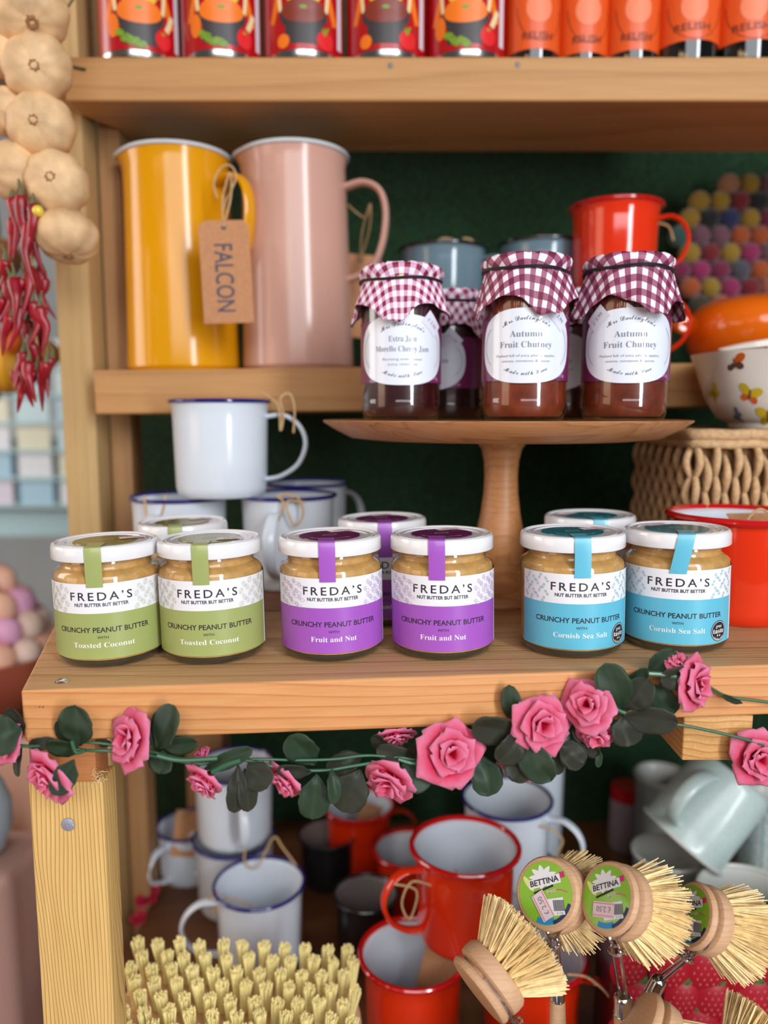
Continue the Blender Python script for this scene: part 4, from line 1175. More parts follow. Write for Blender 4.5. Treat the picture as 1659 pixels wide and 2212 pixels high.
lmug(408, 1808, .985, 0, 'white enamel mug with blue rim farthest left on the lower shelf', h=.062, r=.035, ang=R(-120), group=lg)
t_ = P(1150, 1700, .98)
mug('tall white enamel pot without a coloured rim at the back', (t_.x, t_.y, LZ + .0003), r=.036, h=.175, rim=E_WHITE, handle=False, group=lg, name='enamel_pot', cat='pot')
dk = dict(outer=E_CHAR, inner=E_GREYIN, rim=E_CHAR, group='small charcoal enamel cups')
lmug(790, 1945, .83, 0, 'small charcoal enamel cup with grey inside behind the scrubbing brush', h=.064, r=.0305, handle=False, **dk)
lmug(708, 1850, .97, 0, 'small charcoal enamel cup in the dark beside the small red mug', h=.058, r=.032, handle=False, **dk)
# small jar with red lid and red flowers at the back
x = P(1350, 1790, 1.05).x
t = thing('small_jar', 'small jar with a red lid in the dark back of the lower shelf', 'jar', (x, YR(1.05), LZ + .0003))
q = MB(); q.lathe([(0, 0), (.018, 0), (.020, .004), (.020, .060), (.017, .068), (0, .068)], 32); q.build('glass_body', mat('jar_grey', (150, 130, 136), .3), t)
q = MB(); q.lathe([(.019, .066), (.019, .082), (.017, .084), (0, .084)], 32); q.build('lid', E_REDRIM, t)

# patterned pottery mugs
def pottery_mat():
    m, nt, b = newmat('leaf_pattern_glaze'); N = nt.nodes.new; L = nt.links.new
    tc = N('ShaderNodeTexCoord'); mp = N('ShaderNodeMapping'); mp.inputs['Scale'].default_value = (1, 1, 1)
    L(tc.outputs['Object'], mp.inputs[0])
    v = N('ShaderNodeTexVoronoi'); v.inputs['Scale'].default_value = 190; v.feature = 'DISTANCE_TO_EDGE'; v.inputs['Randomness'].default_value = .35
    L(mp.outputs[0], v.inputs['Vector'])
    g = N('ShaderNodeMath'); g.operation = 'GREATER_THAN'; g.inputs[1].default_value = .13; L(v.outputs['Distance'], g.inputs[0])
    mx = N('ShaderNodeMixRGB'); mx.inputs['Color1'].default_value = lin((214, 218, 214)); mx.inputs['Color2'].default_value = lin((146, 182, 178))
    L(g.outputs[0], mx.inputs['Fac']); L(mx.outputs[0], b.inputs['Base Color']); b.inputs['Roughness'].default_value = .25; b.inputs['Coat Weight'].default_value = .3
    return m
M_POT = pottery_mat(); M_POTG = mat('grey_green_pottery', (146, 154, 148), .35, coat=.3); M_POTW = mat('pottery_rim', (206, 208, 202), .3, coat=.3)
pk = 'patterned pottery mugs'
def pot(px, py, Y, z, label, m=M_POT, rot=(0, 0, 0), r=.045, h=.095, ang=0., handle=True):
    p = P(px, py, Y)
    return mug(label, (p.x, p.y, LZ + z + .0003), r=r, h=h, outer=m, inner=M_POTW, rim=M_POTW, ang=ang, rot=rot, group=pk, name='pottery_mug', rimr=.0022, flare=.0005, handle=handle, taper=.97, hw=.0070)
pot(1628, 1860, .755, 0, 'pottery mug with pale blue leaf pattern beside the third dish brush', h=.106, r=.0455, ang=R(30))
pot(1440, 1870, .86, 0, 'plain grey green pottery mug under the tilted one', M_POTG, h=.092, r=.034, ang=R(90), handle=False)
pot(1425, 1780, 1.0, 0, 'tall grey green pottery mug standing at the dark back', M_POTG, h=.118, r=.030, handle=False)
pot(1672, 1790, .90, 0, 'pottery mug cut by the right frame edge', M_POT, h=.13, r=.036, handle=False)
p = P(1548, 1768, .83)
TR = Matrix.Rotation(R(-10), 3, 'Z') @ Matrix.Rotation(R(218), 3, 'Y') @ Matrix.Rotation(R(12), 3, 'X')
hd = TR.inverted() @ Vector((-.80, -.60, .20))
m_ = mug('speckled blue green pottery mug tipped over on top of the others', (p.x + .022, YR(.845), p.z + .040), r=.043, h=.085, outer=mat('speckled_glaze', (186, 204, 200), .3, coat=.2, var=.12, vscale=500), inner=M_POTW, rim=M_POTW, ang=math.atan2(hd.y, hd.x), rot=(R(12), R(218), R(-10)), group=pk, name='pottery_mug', hw=.0075, reach=.030)

# twine on lower mugs
loose_tie('twine tied on the handle of the stacked red mug', [P(852, 1910, .69), P(900, 1925, .69), P(885, 1985, .688), P(868, 1950, .688), P(890, 1905, .688), P(940, 1915, .69), P(985, 1925, .70), P(985, 1880, .71), P(992, 1935, .71)])
loose_tie('twine over the rim of the blue rimmed mug behind', [P(1100, 1795, .80), P(1140, 1785, .80), P(1190, 1790, .79), P(1215, 1815, .79), P(1205, 1840, .79)])
loose_tie('twine on the handle of the front left white mug', [P(440, 1960, .80), P(470, 1925, .80), P(460, 1975, .80), P(490, 1940, .80), P(545, 1958, .80)])
loose_tie('twine dangling from the stacked white mug at left', [P(535, 1810, .85), P(528, 1860, .85), P(555, 1875, .85), P(590, 1810, .855), P(610, 1830, .85), P(640, 1870, .84)])
loose_tie('twine beside the right red mug handle', [P(1225, 2105, .66), P(1265, 2110, .66), P(1300, 2135, .655), P(1325, 2165, .65)])
# kraft cards inside mugs
def card_in(label, px, py, Y, w, h, yw, tl):
    p = P(px, py, Y); t = thing('swing_tag', label, 'tag', p, (0, 0, 0), 'kraft price tags on string')
    q = MB(); q.box(-w / 2, w / 2, -.0004, .0004, -h / 2, h / 2, M=Matrix.Rotation(yw, 4, 'Z') @ Matrix.Rotation(tl, 4, 'Y') @ Matrix.Rotation(R(-25), 4, 'X')); q.build('card', M_KRAFT, t)
    twine([(0, 0, h * .4), (.004, -.006, h * .62), (-.004, -.008, h * .55)], t, .0008)
card_in('kraft card stuck inside the small red mug at the back', 790, 1790, 1.0, .030, .058, R(15), R(25))
card_in('kraft card stuck inside the bottom left red mug', 945, 2120, .705, .034, .060, R(-12), R(12))
card_in('kraft card stuck inside the farthest left white mug', 400, 1800, .955, .026, .050, R(8), R(8))

# fruit printed box
bx = P(1326, 2100, .640).x; zt = P(1400, 2035, .640).z
t = thing('printed_box', 'dark storage box printed with red strawberries behind the brushes', 'box', (bx + .105, YR(.668), LZ + .0003))
hh = zt - LZ
q = MB(); q.box(-.105, .13, -.028, .028, 0, hh, b=.003); bb = q.build('box_body', mat('box_black', (70, 12, 20), .4, coat=.2), t)
q = MB(); r2 = random.Random(9)
sm1 = mat('berry_red', (164, 14, 36), .35); sm2 = mat('berry_seed', (206, 96, 96), .5); sm3 = mat('berry_leaf', (80, 104, 50), .5)
SB = [(-.075, .040, .017), (-.045, .075, .021), (-.080, .085, .015), (-.030, .035, .019), (.000, .065, .020), (.012, .030, .017), (.040, .075, .020), (.050, .038, .019), (.080, .065, .022), (.100, .030, .018), (-.005, .098, .016), (.112, .088, .018), (.065, .102, .014), (-.055, .012, .015), (.028, .006, .014), (.078, .006, .014)]
SB = [(-.095 + .029 * i + (.012 if j % 2 else 0) + r2.uniform(-.004, .004), hh - .019 - .027 * j + r2.uniform(-.003, .003), r2.uniform(.0155, .0190)) for j in range(4) for i in range(8) if -.095 + .029 * i < .112]
for (x_, z_, s) in SB:
    f = lambda a: 1 + .16 * math.cos(a + PI / 2) ** 3 * (1 if math.sin(a) < 0 else -.2)
    V, F = blob(x_, z_, s * .92, s, 32, 4, f=f); q.add([(a, -.0284 - .004 * max(0, 1 - ((a - x_) ** 2 + (c - z_) ** 2) / (s * s * 1.2)), c) for a, c in V], F, 0)
    for i in range(-3, 4):
        for j in range(-3, 4):
            a_, c_ = (i + .5 * (j % 2)) * s * .3, j * s * .28
            if math.hypot(a_, c_) > s * .8: continue
            V, F = blob(x_ + a_, z_ + c_, s * .045, s * .065, 8); yy = -.0288 - .004 * max(0, 1 - (a_ * a_ + c_ * c_) / (s * s * 1.2)); q.add(flat3(V, yy), F, 1)
    for k in range(5):
        an = PI / 2 + (k - 2) * .5; V, F = blob(x_ + s * .55 * math.cos(an) * .8, z_ + s * .85 + s * .2 * math.sin(an), s * .24, s * .09, 10, rot=an); q.add(flat3(V, -.0300), F, 2)
q.build('strawberry_print', [sm1, sm2, sm3], bb)

# ------------------------------------------------------------------ scrubbing brush with 99 tufts
sc_ = P(503, 2128, .600)
t = thing('scrubbing_brush', 'large wooden scrubbing brush lying with pale bristle tufts upward', 'brush', (sc_.x, sc_.y, sc_.z - .040), (0, 0, 0))
BM = Matrix.Rotation(R(7), 4, 'X') @ Matrix.Rotation(R(3), 4, 'Y')
q = MB(); poly = []
for k in range(48):
    a = 2 * PI * k / 48
    poly.append((.096 * (abs(math.cos(a)) ** .55) * (1 if math.cos(a) > 0 else -1), .062 * (abs(math.sin(a)) ** .6) * (1 if math.sin(a) > 0 else -1)))
q.prism(poly, -.018, 0, M=BM)
wb = q.build('wooden_back', M_BEECH, t)
bv = wb.modifiers.new('bevel', 'BEVEL'); bv.width = .004; bv.segments = 3; bv.limit_method = 'ANGLE'
M_BR = mat('pale_bristle', (255, 240, 172), .7, var=.10, vscale=400)
r2 = random.Random(4); cnt = 0
for j in range(9):
    for i in range(11):
        x_ = -.083 + .0166 * i + (.0037 if j % 2 else -.0037); y_ = .056 - .0125 * j
        edge = abs(x_) / .08
        q = MB(); lean = Vector((r2.uniform(-.07, .07) + x_ * .8, r2.uniform(-.06, .06) + y_ * .9, 1)).normalized()
        for k in range(64):
            a = r2.uniform(0, 6.283); rr_ = math.sqrt(r2.random()) * .0052
            b0 = Vector((x_ + rr_ * .45 * math.cos(a), y_ + rr_ * .45 * math.sin(a), -.0005))
            d = lean + Vector((math.cos(a), math.sin(a), 0)) * (rr_ / .0052) * .10
            L_ = .027 + r2.uniform(-.0015, .0012)
            w = .00058
            e = b0 + d.normalized() * L_
            q.tube([b0, b0.lerp(e, .6), e], [w, w, w * .9], 4, M=BM)
        q.build('bristle_tuft', M_BR, t, smooth=0); cnt += 1
# what it rests on
q = MB(); q.box(-.07, .07, -.04, .04, 0, sc_.z - .0645 - LZ, b=.003)
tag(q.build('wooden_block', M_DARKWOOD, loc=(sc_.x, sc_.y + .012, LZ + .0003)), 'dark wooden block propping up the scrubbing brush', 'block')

# ------------------------------------------------------------------ dish brushes
M_FIB = mat('plant_fibre', (255, 226, 166), .65, var=.22, vscale=260)
M_LIME = mat('lime_label', (136, 190, 48), .35, coat=.3)
M_NAVY = mat('navy_print', (34, 44, 92), .4); M_AZURE = mat('azure_print', (40, 140, 200), .4); M_MAG = mat('magenta_print', (214, 24, 120), .4)
def dish_brush(label, c, n, up, s=1., handle=None, seed=0, sticker=0., lab=True, hl=.115, hw=.0058, fan=.33):
    c = Vector(c); t = thing('dish_brush', label, 'brush', c, (0, 0, 0), 'wooden dish brushes with plant fibre bristles')
    fw = (c - camo.location).normalized(); rt = fw.cross(Vector((0, 0, 1))).normalized(); uu = rt.cross(fw)
    n = (rt * n[0] + uu * n[1] - fw * n[2]).normalized(); u = rt * up[0] + uu * up[1]; u = (u - n * u.dot(n)).normalized(); rx = u.cross(n)
    M = Matrix(((rx.x, u.x, n.x, 0), (rx.y, u.y, n.y, 0), (rx.z, u.z, n.z, 0), (0, 0, 0, 1))) @ Matrix.Scale(s, 4)
    q = MB(); q.lathe([(0, .0036), (.0170, .0036), (.0192, .0042), (.0200, .0056), (.0198, .0072), (.0188, .0084), (.0172, .0088), (0, .0088)], 64, M=M)
    cap = q.build('head_cap', M_BEECH, t)
    q = MB(); q.lathe([(.0160, .0000), (.0160, .0040)], 40, M=M)
    q.lathe([(.0160, .0022), (.0185, .0020), (.0202, .0008), (.0206, -.0020), (.0204, -.0060), (.0192, -.0078), (.0170, -.0084), (0, -.0084)], 64, M=M)
    q.build('head_block', M_BEECH, t)
    r2 = random.Random(seed)
    k = 0
    q = MB()
    for ring, (rho, cnt_) in enumerate(((.0, 1), (.0040, 5), (.0078, 10), (.0115, 14), (.0150, 19))):
        for i in range(cnt_):
            a = 2 * PI * i / cnt_ + ring * .4
            root = Vector((rho * math.cos(a), rho * math.sin(a), -.0080))
            tl = rho / .0150 * fan + r2.uniform(-.05, .05)
            d0 = Vector((math.cos(a) * math.sin(tl), math.sin(a) * math.sin(tl), -math.cos(tl)))
            d0 = (d0 + Vector((0, 0, 0))).normalized(); o1 = d0.orthogonal().normalized(); o2 = d0.cross(o1)
            for f in range(44):
                an = r2.uniform(0, 6.283); sp_ = math.sqrt(r2.random())
                b0 = root + (o1 * math.cos(an) + o2 * math.sin(an)) * sp_ * .0015
                d = (d0 + (o1 * math.cos(an) + o2 * math.sin(an)) * sp_ * .22 + Vector((r2.uniform(-.03, .03), r2.uniform(-.03, .03), 0))).normalized()
                L_ = (.0265 + r2.uniform(-.0014, .0008)) * (1.0 if ring else .98)
                e = b0 + d * L_; w = .00042
                q.tube([b0, b0.lerp(e, .5) + Vector((r2.uniform(-1, 1), r2.uniform(-1, 1), 0)) * .0003, e], [w, w, w * .8], 3, M=M, caps=False)
    q.build('bristles', M_FIB, t, smooth=0)
    if lab:
        q = MB(); z0_ = .0090
        def put(VF, m, k=0): q.add([(a, b, z0_ + .00007 * k) for a, b in VF[0]], VF[1], m, M)
        put(blob(0, 0, .0168, .0168, 48, 2), 0)
        put(blob(-.0105, .005, .0050, .0016, 20, rot=-.9), 6, 1)
        star = lambda a: 1 - .42 * abs(((a * 9 / (2 * PI)) % 1) * 2 - 1)
        put(blob(-.001, .0082, .0092, .0068, 72, f=star), 1, 1)
        put(blob(.0135, -.0085, .0062, .0062, 24), 1, 1) if False else None
        V, F = outline([(.0158 * math.cos(a), .0158 * math.sin(a)) for a in [-1.35 + .95 * k / 14 for k in range(15)]], .0020, False); put((V, F), 2, 2)
        V, F = outline([(.0150 * math.cos(a), .0150 * math.sin(a)) for a in [-2.0 + .75 * k / 14 for k in range(15)]], .0030, False); put((V, F), 3, 2)
        V, F = outline([(.002 + .001 * k, -.0005 + .0018 * math.sin(k / 4.)) for k in range(13)], .0004, False); put((V, F), 4, 2)
        put(turn(text_fit('BETTINA', 0, .0045, .0032, .0185, off=.02), .16, 0, .005), 5, 4)
        put(turn(rect(0, .0058, .0205, .0048, 0), .16, 0, .005), 1, 2)
        put(turn(rect(.0118, .0072, .0030, .0032, 0), .16, 0, .005), 4, 3)
        put(turn(rect(-.001, .0020, .013, .0012, 0), .3, 0, .002), 5, 3); put(turn(text_fit('fresh', .004, -.0008, .0018, .006), .2, 0, 0), 1, 3)
        put(rect(.0045, -.0075, .0135, .0088, .08), 1, 3)
        for b_ in range(16): put(rect(.0048 + b_ * .00042, -.0068, .00022 if b_ % 3 else .0003, .0056, .08, 1, 1), 5, 4)
        put(text_fit('5 114', .0085, -.0112, .0012), 5, 4)
        pl = q.build('round_label', [M_LIME, M_PAPER, M_NAVY, M_AZURE, M_MAG, M_INK, mat('pale_lime', (220, 230, 140), .4)], cap)
        q = MB(); sa = sticker
        def ps(VF, m, k): 
            V, F = turn(VF, sa, -.0018, -.0068); q.add([(a, b, z0_ + .0005 + .00008 * k) for a, b in V], F, m, M)
        ps(rect(-.0018, -.0068, .0150, .0082, 0), 0, 0)
        ps(rect(-.0018, -.0036, .0146, .00030, 0), 1, 1); ps(rect(-.0018, -.0099, .0146, .00030, 0), 1, 1)
        ps(turn(text_fit('£ 2.50', -.0018, -.0084, .0030), PI, -.0018, -.0068), 2, 1)
        q.build('price_sticker', [M_STICKER, mat('red_line', (222, 60, 70), .5), mat('grey_price_ink', (120, 110, 120), .6)], cap)
    # wire and handle
    if handle is not None:
        f0, f1 = Vector(handle[0]) - c, Vector(handle[1]) - c
        ax = (f1 - f0).normalized()
        side = rx * 1.0; side = (side - ax * side.dot(ax)).normalized()
        for sg in (-1, 1):
            g = M @ Vector((sg * .0168, .002, .0030)); g2 = M @ Vector((sg * .0125, -.0125, .0030)); g3 = M @ Vector((sg * .0035, -.0195, .0030))
            q = MB(); q.tube(spline([g, g2, g3, g3.lerp(f0, .25) * 1.0, f0 + side * sg * .0022, f0 + side * sg * .0018 + ax * .004], 6), .00115, 8); q.build('wire', M_CHROME, t)
        kk = (M @ Vector((0, -.0195, .003))).lerp(f0, .22)
        q = MB(); b1 = ax.orthogonal().normalized(); b2 = ax.cross(b1)
        q.tube([kk + (b1 * math.cos(2 * PI * i / 20) + b2 * math.sin(2 * PI * i / 20)) * .0042 for i in range(20)], .0009, 6, closed=True); q.build('wire_ring', M_CHROME, t)
        q = MB(); MM = Matrix.Translation(f0) @ ax.to_track_quat('Z', 'Y').to_matrix().to_4x4()
        q.lathe([(0, -.0008), (hw * .72, -.0008), (hw * .90, .0004), (hw * .96, .0018), (hw * .96, .0110), (hw * 1.02, .0116), (hw, .0122)], 32, M=MM); q.build('ferrule', M_CHROME, t)
        q = MB(); q.lathe([(hw * .94, .0118), (hw * .98, .0130), (hw * 1.12, .040), (hw * 1.2, .070), (hw * 1.05, hl - .01), (hw * .8, hl), (0, hl + .001)], 32, M=MM)
        q.build('handle', M_BEECH, t)
    return t
BY = .508
def br(px, py, Y=BY): return P(px, py, Y)
b1 = br(1194, 1932, .526); dish_brush('dish brush with its lime label facing forward, leftmost of the three labelled ones', b1, (-.46, .04, .89), (-.16, 1), 1.10, (br(1204, 2122, .528), br(1206, 2300, .528)), 1, R(-62), hw=.0050)
b2 = br(1332, 1945, .500); dish_brush('dish brush with tilted lime label, middle of the three labelled ones', b2, (-.63, .10, .77), (-.22, 1), 1.06, (br(1346, 2152, .503), br(1350, 2330, .503)), 2, R(-6), hw=.0060)
b3 = br(1516, 1984, .510); dish_brush('dish brush seen almost edge on, rightmost of the three labelled ones', b3, (-.76, .10, .64), (-.05, 1), 1.0, (br(1425, 2115, .520), br(1350, 2260, .520)), 3, R(-60), hw=.0052)
b4 = br(1055, 2118, .495); dish_brush('dish brush leaning left with bristles pointing up right, under the others', b4, (-.68, -.70, .12), (-.70, .70), 1.12, (br(1160, 2262, .490), br(1300, 2420, .490)), 4, lab=False, fan=.45)
b5 = br(1400, 2238, .478); dish_brush('dish brush cut by the bottom edge, its bristles spreading right', b5, (-.80, .42, .36), (.5, .86), 1.12, (br(1330, 2340, .480), br(1300, 2480, .480)), 5, lab=False)
b6 = br(1590, 2300, .52); dish_brush('dish brush barely showing its bristle tips at the bottom right corner', b6, (-.5, -.82, .2), (0, 1), 1.0, (br(1560, 2360, .52), br(1540, 2480, .52)), 6, lab=False)
x = P(1290, 2300, .51).x
t = thing('brush_pot', 'plain pot below the picture edge holding the dish brushes', 'pot', (x, YR(.52), LZ + .0003))
q = MB(); q.lathe([(0, 0), (.048, 0), (.052, .004), (.054, .066), (.056, .070), (.052, .068), (.049, .006), (0, .005)], 56); q.build('pot_body', E_WHITE, t)

# ------------------------------------------------------------------ rose garland
M_PETAL = tinted('rose_fabric', (222, 6, 68), (252, 150, 188), .55)
M_LEAF = tinted('leaf_fabric', (24, 48, 30), (58, 86, 52), .42, coat=.25)
M_LEAFB = tinted('brown_leaf_fabric', (32, 38, 24), (62, 62, 42), .5, coat=.2)
M_VINE = mat('vine_plastic', (44, 92, 62), .4, coat=.2)
gl = thing('rose_garland', 'artificial garland of pink fabric roses and green leaves along the shelf edge', 'garland', P(830, 1600, .49))
G0 = gl.location.copy()
def gy(px): return YV(edge_y(P(px, 1550, .5).x))
def petal(q, M, th, rho, zz, hw, r2, curl=.12, nu=8, nv=9):
    """petal swept up a profile: rho(v), zz(v) in rose space; th = its bearing round the axis"""
    vs = []; rp1, rp2, rp3 = r2.uniform(0, 6), r2.uniform(0, 6), r2.uniform(.6, 1.3)
    for j in range(nv + 1):
        v = j / nv
        w = hw * (.30 + .70 * math.sin(PI / 2 * min(1, v / .6))) * (1 if v < .6 else max(.03, 1 - ((v - .6) / .4) ** 2.6) ** .5)
        for i in range(nu + 1):
            u = -1 + 2 * i / nu
            r_ = rho(v); z_ = zz(v)
            lat = u * w
            Rc = r_ + .30
            a = lat / Rc
            edge = max(abs(u) ** 4 * .6, v ** 6)
            ruf = curl * edge * (math.sin(2.0 * u + rp1 + 2 * v) * .7 + .15 * math.sin(5 * u + rp2))
            lip = .16 * max(0, v - .72) / .28 * rp3
            rr = Rc * math.cos(a) - .30 + ruf + lip
            tg = (Rc + ruf) * math.sin(a)
            x = math.cos(th) * rr - math.sin(th) * tg
            y = math.sin(th) * rr + math.cos(th) * tg
            z = z_ + ruf * .3 - .35 * lip * max(0, v - .72) / .28 - .10 * u * u * v
            vs.append((x, y, z))
    fs = []
    for j in range(nv):
        for i in range(nu):
            a = j * (nu + 1) + i; fs.append([a, a + 1, a + nu + 2, a + nu + 1])
    b = q.add(vs, fs, 0, M)
    for j in range(nv + 1):
        v = j / nv
        for i in range(nu + 1):
            u = -1 + 2 * i / nu
            q.col[b + j * (nu + 1) + i] = min(1., max(0, (v - .55) / .45) ** 1.5 * .9 + max(0, abs(u) - .72) * 1.6 * v + r2.uniform(0, .05))
def rose(px, py, rpx, Y, face, seed, openness=1., roll=0., sepal=True, depth=None):
    c = P(px, py, Y) - G0; r = rpx / 1900 * Y / .93
    d = Vector(face).normalized()
    M = Matrix.Translation(c) @ d.to_track_quat('Z', 'Y').to_matrix().to_4x4() @ Matrix.Rotation(roll, 4, 'Z') @ Matrix.Scale(r, 4) @ Matrix.Translation((0, 0, -.35))
    r2 = random.Random(seed); q = MB()
    for k in range(3):
        th = 2 * PI * k / 3 + r2.uniform(-.2, .2)
        petal(q, M, th, lambda v: .03 + .12 * v, lambda v: .74 * v, .24, r2, .05)
    for k in range(3):
        th = 2 * PI * k / 3 + .5 + r2.uniform(-.2, .2)
        petal(q, M, th, lambda v: .05 + .26 * v ** .9, lambda v: .74 * v - .05 * v ** 3, .40, r2, .08)
    for k in range(5):
        th = 2 * PI * k / 5 + .2 + r2.uniform(-.2, .2); o = openness * r2.uniform(.85, 1.1)
        petal(q, M, th, lambda v: .07 + .52 * o * v ** .95, lambda v: .66 * v ** .9 - .10 * v ** 3, .56, r2, .09)
    for k in range(5):
        th = 2 * PI * k / 5 + .8 + r2.uniform(-.25, .25); o = openness * r2.uniform(.85, 1.1)
        petal(q, M, th, lambda v: .08 + .86 * o * v ** .95, lambda v: .46 * v ** .8 - .16 * v ** 3, .74, r2, .09)
    ro = q.build('rose', M_PETAL, gl, smooth=60)
    so = ro.modifiers.new('thick', 'SOLIDIFY'); so.thickness = .00025
    if sepal:
        q = MB()
        q.lathe([(0, -.12), (.10, -.10), (.14, .0), (.10, .06)], 14, M=M)
        for k in range(5):
            a = 2 * PI * k / 5; ca, sa = math.cos(a), math.sin(a)
            q.add([(ca * .10 - sa * .09, sa * .10 + ca * .09, -.02), (ca * .10 + sa * .09, sa * .10 - ca * .09, -.02), (ca * .42, sa * .42, .10), (ca * .26 - sa * .10, sa * .26 + ca * .10, .0), (ca * .26 + sa * .10, sa * .26 - ca * .10, .0)], [[0, 1, 4, 2, 3]], 0, M)
        q.build('sepals', M_VINE, ro)
    return ro
#     px   py   rpx  dY     face(x,y,z)         seed open
RS = [(8, 1600, 58, -.002, (-.5, -.75, .2), 1, .8), (98, 1680, 72, -.014, (-.50, -.80, -.30), 2, .85), (276, 1596, 74, -.012, (-.62, -.74, .25), 3, .85),
      (440, 1692, 64, -.010, (-.50, -.66, -.55), 4, .68), (612, 1690, 58, -.006, (-.60, -.62, -.48), 5, .68), (838, 1692, 70, -.012, (-.42, -.78, -.46), 6, .8),
      (857, 1592, 46, .012, (.1, -.60, -.78), 7, .85), (976, 1628, 74, -.014, (.22, -.93, .20), 8, .92), (1172, 1566, 74, -.016, (.22, -.92, .12), 9, .86),
      (1268, 1522, 66, -.016, (-.45, -.75, .35), 10, .78), (1288, 1590, 50, -.010, (-.20, -.85, -.45), 11, .75), (1506, 1478, 72, -.016, (.62, -.74, .10), 12, .8),
      (1642, 1640, 68, -.006, (.02, -.95, .05), 13, .82), (1125, 1668, 52, .002, (-.2, -.5, -.8), 14, .9), (432, 1632, 26, .004, (-.5, -.4, .5), 15, .8), (1464, 1428, 34, -.010, (.1, -.5, .8), 16, .8)]
for (px, py, rp, dY, fc_, sd, op) in RS:
    rose(px, py, rp, gy(px) + dY, fc_, sd, op, roll=sd * 1.3)

def leaf(bx, by, tx, ty, wpx, dY=0., brown=0, tiltl=None, seed=0, fold=.18):
    Y = gy((bx + tx) / 2) + dY
    r2 = random.Random(seed * 7 + int(bx))
    A = P(bx, by, Y + .002); B = P(tx, ty, Y - .003 + r2.uniform(-.004, .003))
    ax = B - A; L_ = ax.length; ax.normalize()
    view = Vector((0, -1, 0)); side = ax.cross(view).normalized()
    tl = r2.uniform(-.55, .55) if tiltl is None else tiltl
    nrm = side.cross(ax).normalized()
    side = (side * math.cos(tl) + nrm * math.sin(tl)).normalized(); nrm = side.cross(ax).normalized()
    if nrm.y > 0: nrm = -nrm
    w = 1.14 * wpx / 1900 * Y / max(.5, math.cos(tl)); q = MB(); nu, nv = 8, 20; vs = []
    bow = r2.uniform(.06, .16) * L_; ph = r2.uniform(0, 6)
    for j in range(nv + 1):
        v = j / nv
        cc = .56; prof = max(0, 1 - abs((v - cc) / (cc if v < cc else 1 - cc)) ** 2.3) ** .5 * min(1, .22 + v * 2.6) + .03
        for i in range(nu + 1):
            u = -1 + 2 * i / nu
            hwd = w / 2 * prof * (1 + .025 * math.sin(26 * v + ph))
            p = A + ax * (L_ * v) + side * (u * hwd) + nrm * (bow * math.sin(PI * v) - fold * w * .5 * (1 - abs(u)) * prof + .02 * w * math.sin(9 * v + 3 * u + ph))
            vs.append(p - G0)
    fs = []
    for j in range(nv):
        for i in range(nu):
            a = j * (nu + 1) + i; fs.append([a, a + 1, a + nu + 2, a + nu + 1])
    b = q.add(vs, fs)
    for j in range(nv + 1):
        for i in range(nu + 1):
            u = -1 + 2 * i / nu; q.col[b + j * (nu + 1) + i] = .15 + .35 * abs(u) * (j / nv) + (.35 if abs(u) < .05 else 0)
    o = q.build('leaf', M_LEAFB if brown else M_LEAF, gl, smooth=80)
    so = o.modifiers.new('thick', 'SOLIDIFY'); so.thickness = .0003
LV = [(48, 1575, -25, 1600, 70, -.010, 0), (50, 1585, 20, 1530, 34, .0, 1), (172, 1612, 162, 1524, 68, -.010, 0, .1), (155, 1612, 128, 1556, 34, -.002, 0), (180, 1622, 98, 1608, 40, -.006, 0),
      (160, 1640, 118, 1718, 46, -.020, 0, .2), (48, 1612, 38, 1678, 18, -.002, 1), (205, 1600, 240, 1604, 18, .002, 1), (332, 1612, 296, 1580, 34, -.006, 0), (340, 1618, 378, 1526, 56, -.010, 0, .5), (345, 1612, 426, 1603, 42, -.008, 0),
      (352, 1620, 345, 1672, 52, -.004, 0), (440, 1662, 545, 1618, 34, -.012, 0, .1), (535, 1648, 578, 1702, 60, -.012, 1, 0), (515, 1652, 506, 1756, 38, -.012, 1), (528, 1660, 536, 1754, 36, -.010, 1, .4),
      (682, 1652, 625, 1590, 62, -.002, 0), (675, 1668, 598, 1662, 30, -.008, 1), (684, 1672, 674, 1771, 60, -.012, 0, .1), (778, 1662, 738, 1754, 70, -.010, 1, -.1), (716, 1660, 722, 1738, 26, -.014, 0),
      (785, 1630, 705, 1668, 40, .004, 1), (835, 1622, 808, 1588, 30, .010, 1), (900, 1640, 812, 1618, 38, .0, 1), (868, 1648, 926, 1702, 56, -.010, 0), (928, 1640, 936, 1696, 30, -.002, 1), (880, 1630, 930, 1600, 34, .004, 1),
      (1044, 1632, 1056, 1720, 62, -.006, 0, .1), (1118, 1582, 1020, 1568, 60, -.010, 1, .1), (1130, 1582, 1076, 1648, 56, -.014, 1, .1), (1124, 1565, 1098, 1480, 38, -.006, 0, .4), (1128, 1602, 1190, 1688, 64, -.016, 0, -.2),
      (1134, 1636, 1105, 1686, 48, -.010, 1), (1204, 1612, 1206, 1674, 28, -.004, 1), (1206, 1606, 1262, 1652, 50, -.006, 1), (1260, 1600, 1294, 1630, 34, -.002, 1), (1238, 1560, 1258, 1604, 28, .0, 1), (1342, 1538, 1308, 1433, 68, -.012, 0, .1), (1346, 1532, 1402, 1468, 58, -.014, 1, .2),
      (1404, 1476, 1456, 1542, 50, -.012, 0, -.3), (1344, 1546, 1464, 1562, 54, -.016, 1, 0), (1346, 1542, 1356, 1614, 62, -.014, 1, .1), (1348, 1478, 1402, 1446, 28, -.008, 0), (1398, 1452, 1460, 1408, 40, -.008, 0, .2),
      (1490, 1452, 1426, 1470, 48, -.018, 1), (1294, 1616, 1292, 1658, 14, .0, 0), (1320, 1500, 1290, 1470, 26, -.006, 1), (1605, 1520, 1560, 1502, 12, -.012, 0), (60, 1610, 120, 1600, 24, -.002, 1), (1000, 1580, 1080, 1600, 30, -.002, 1)]
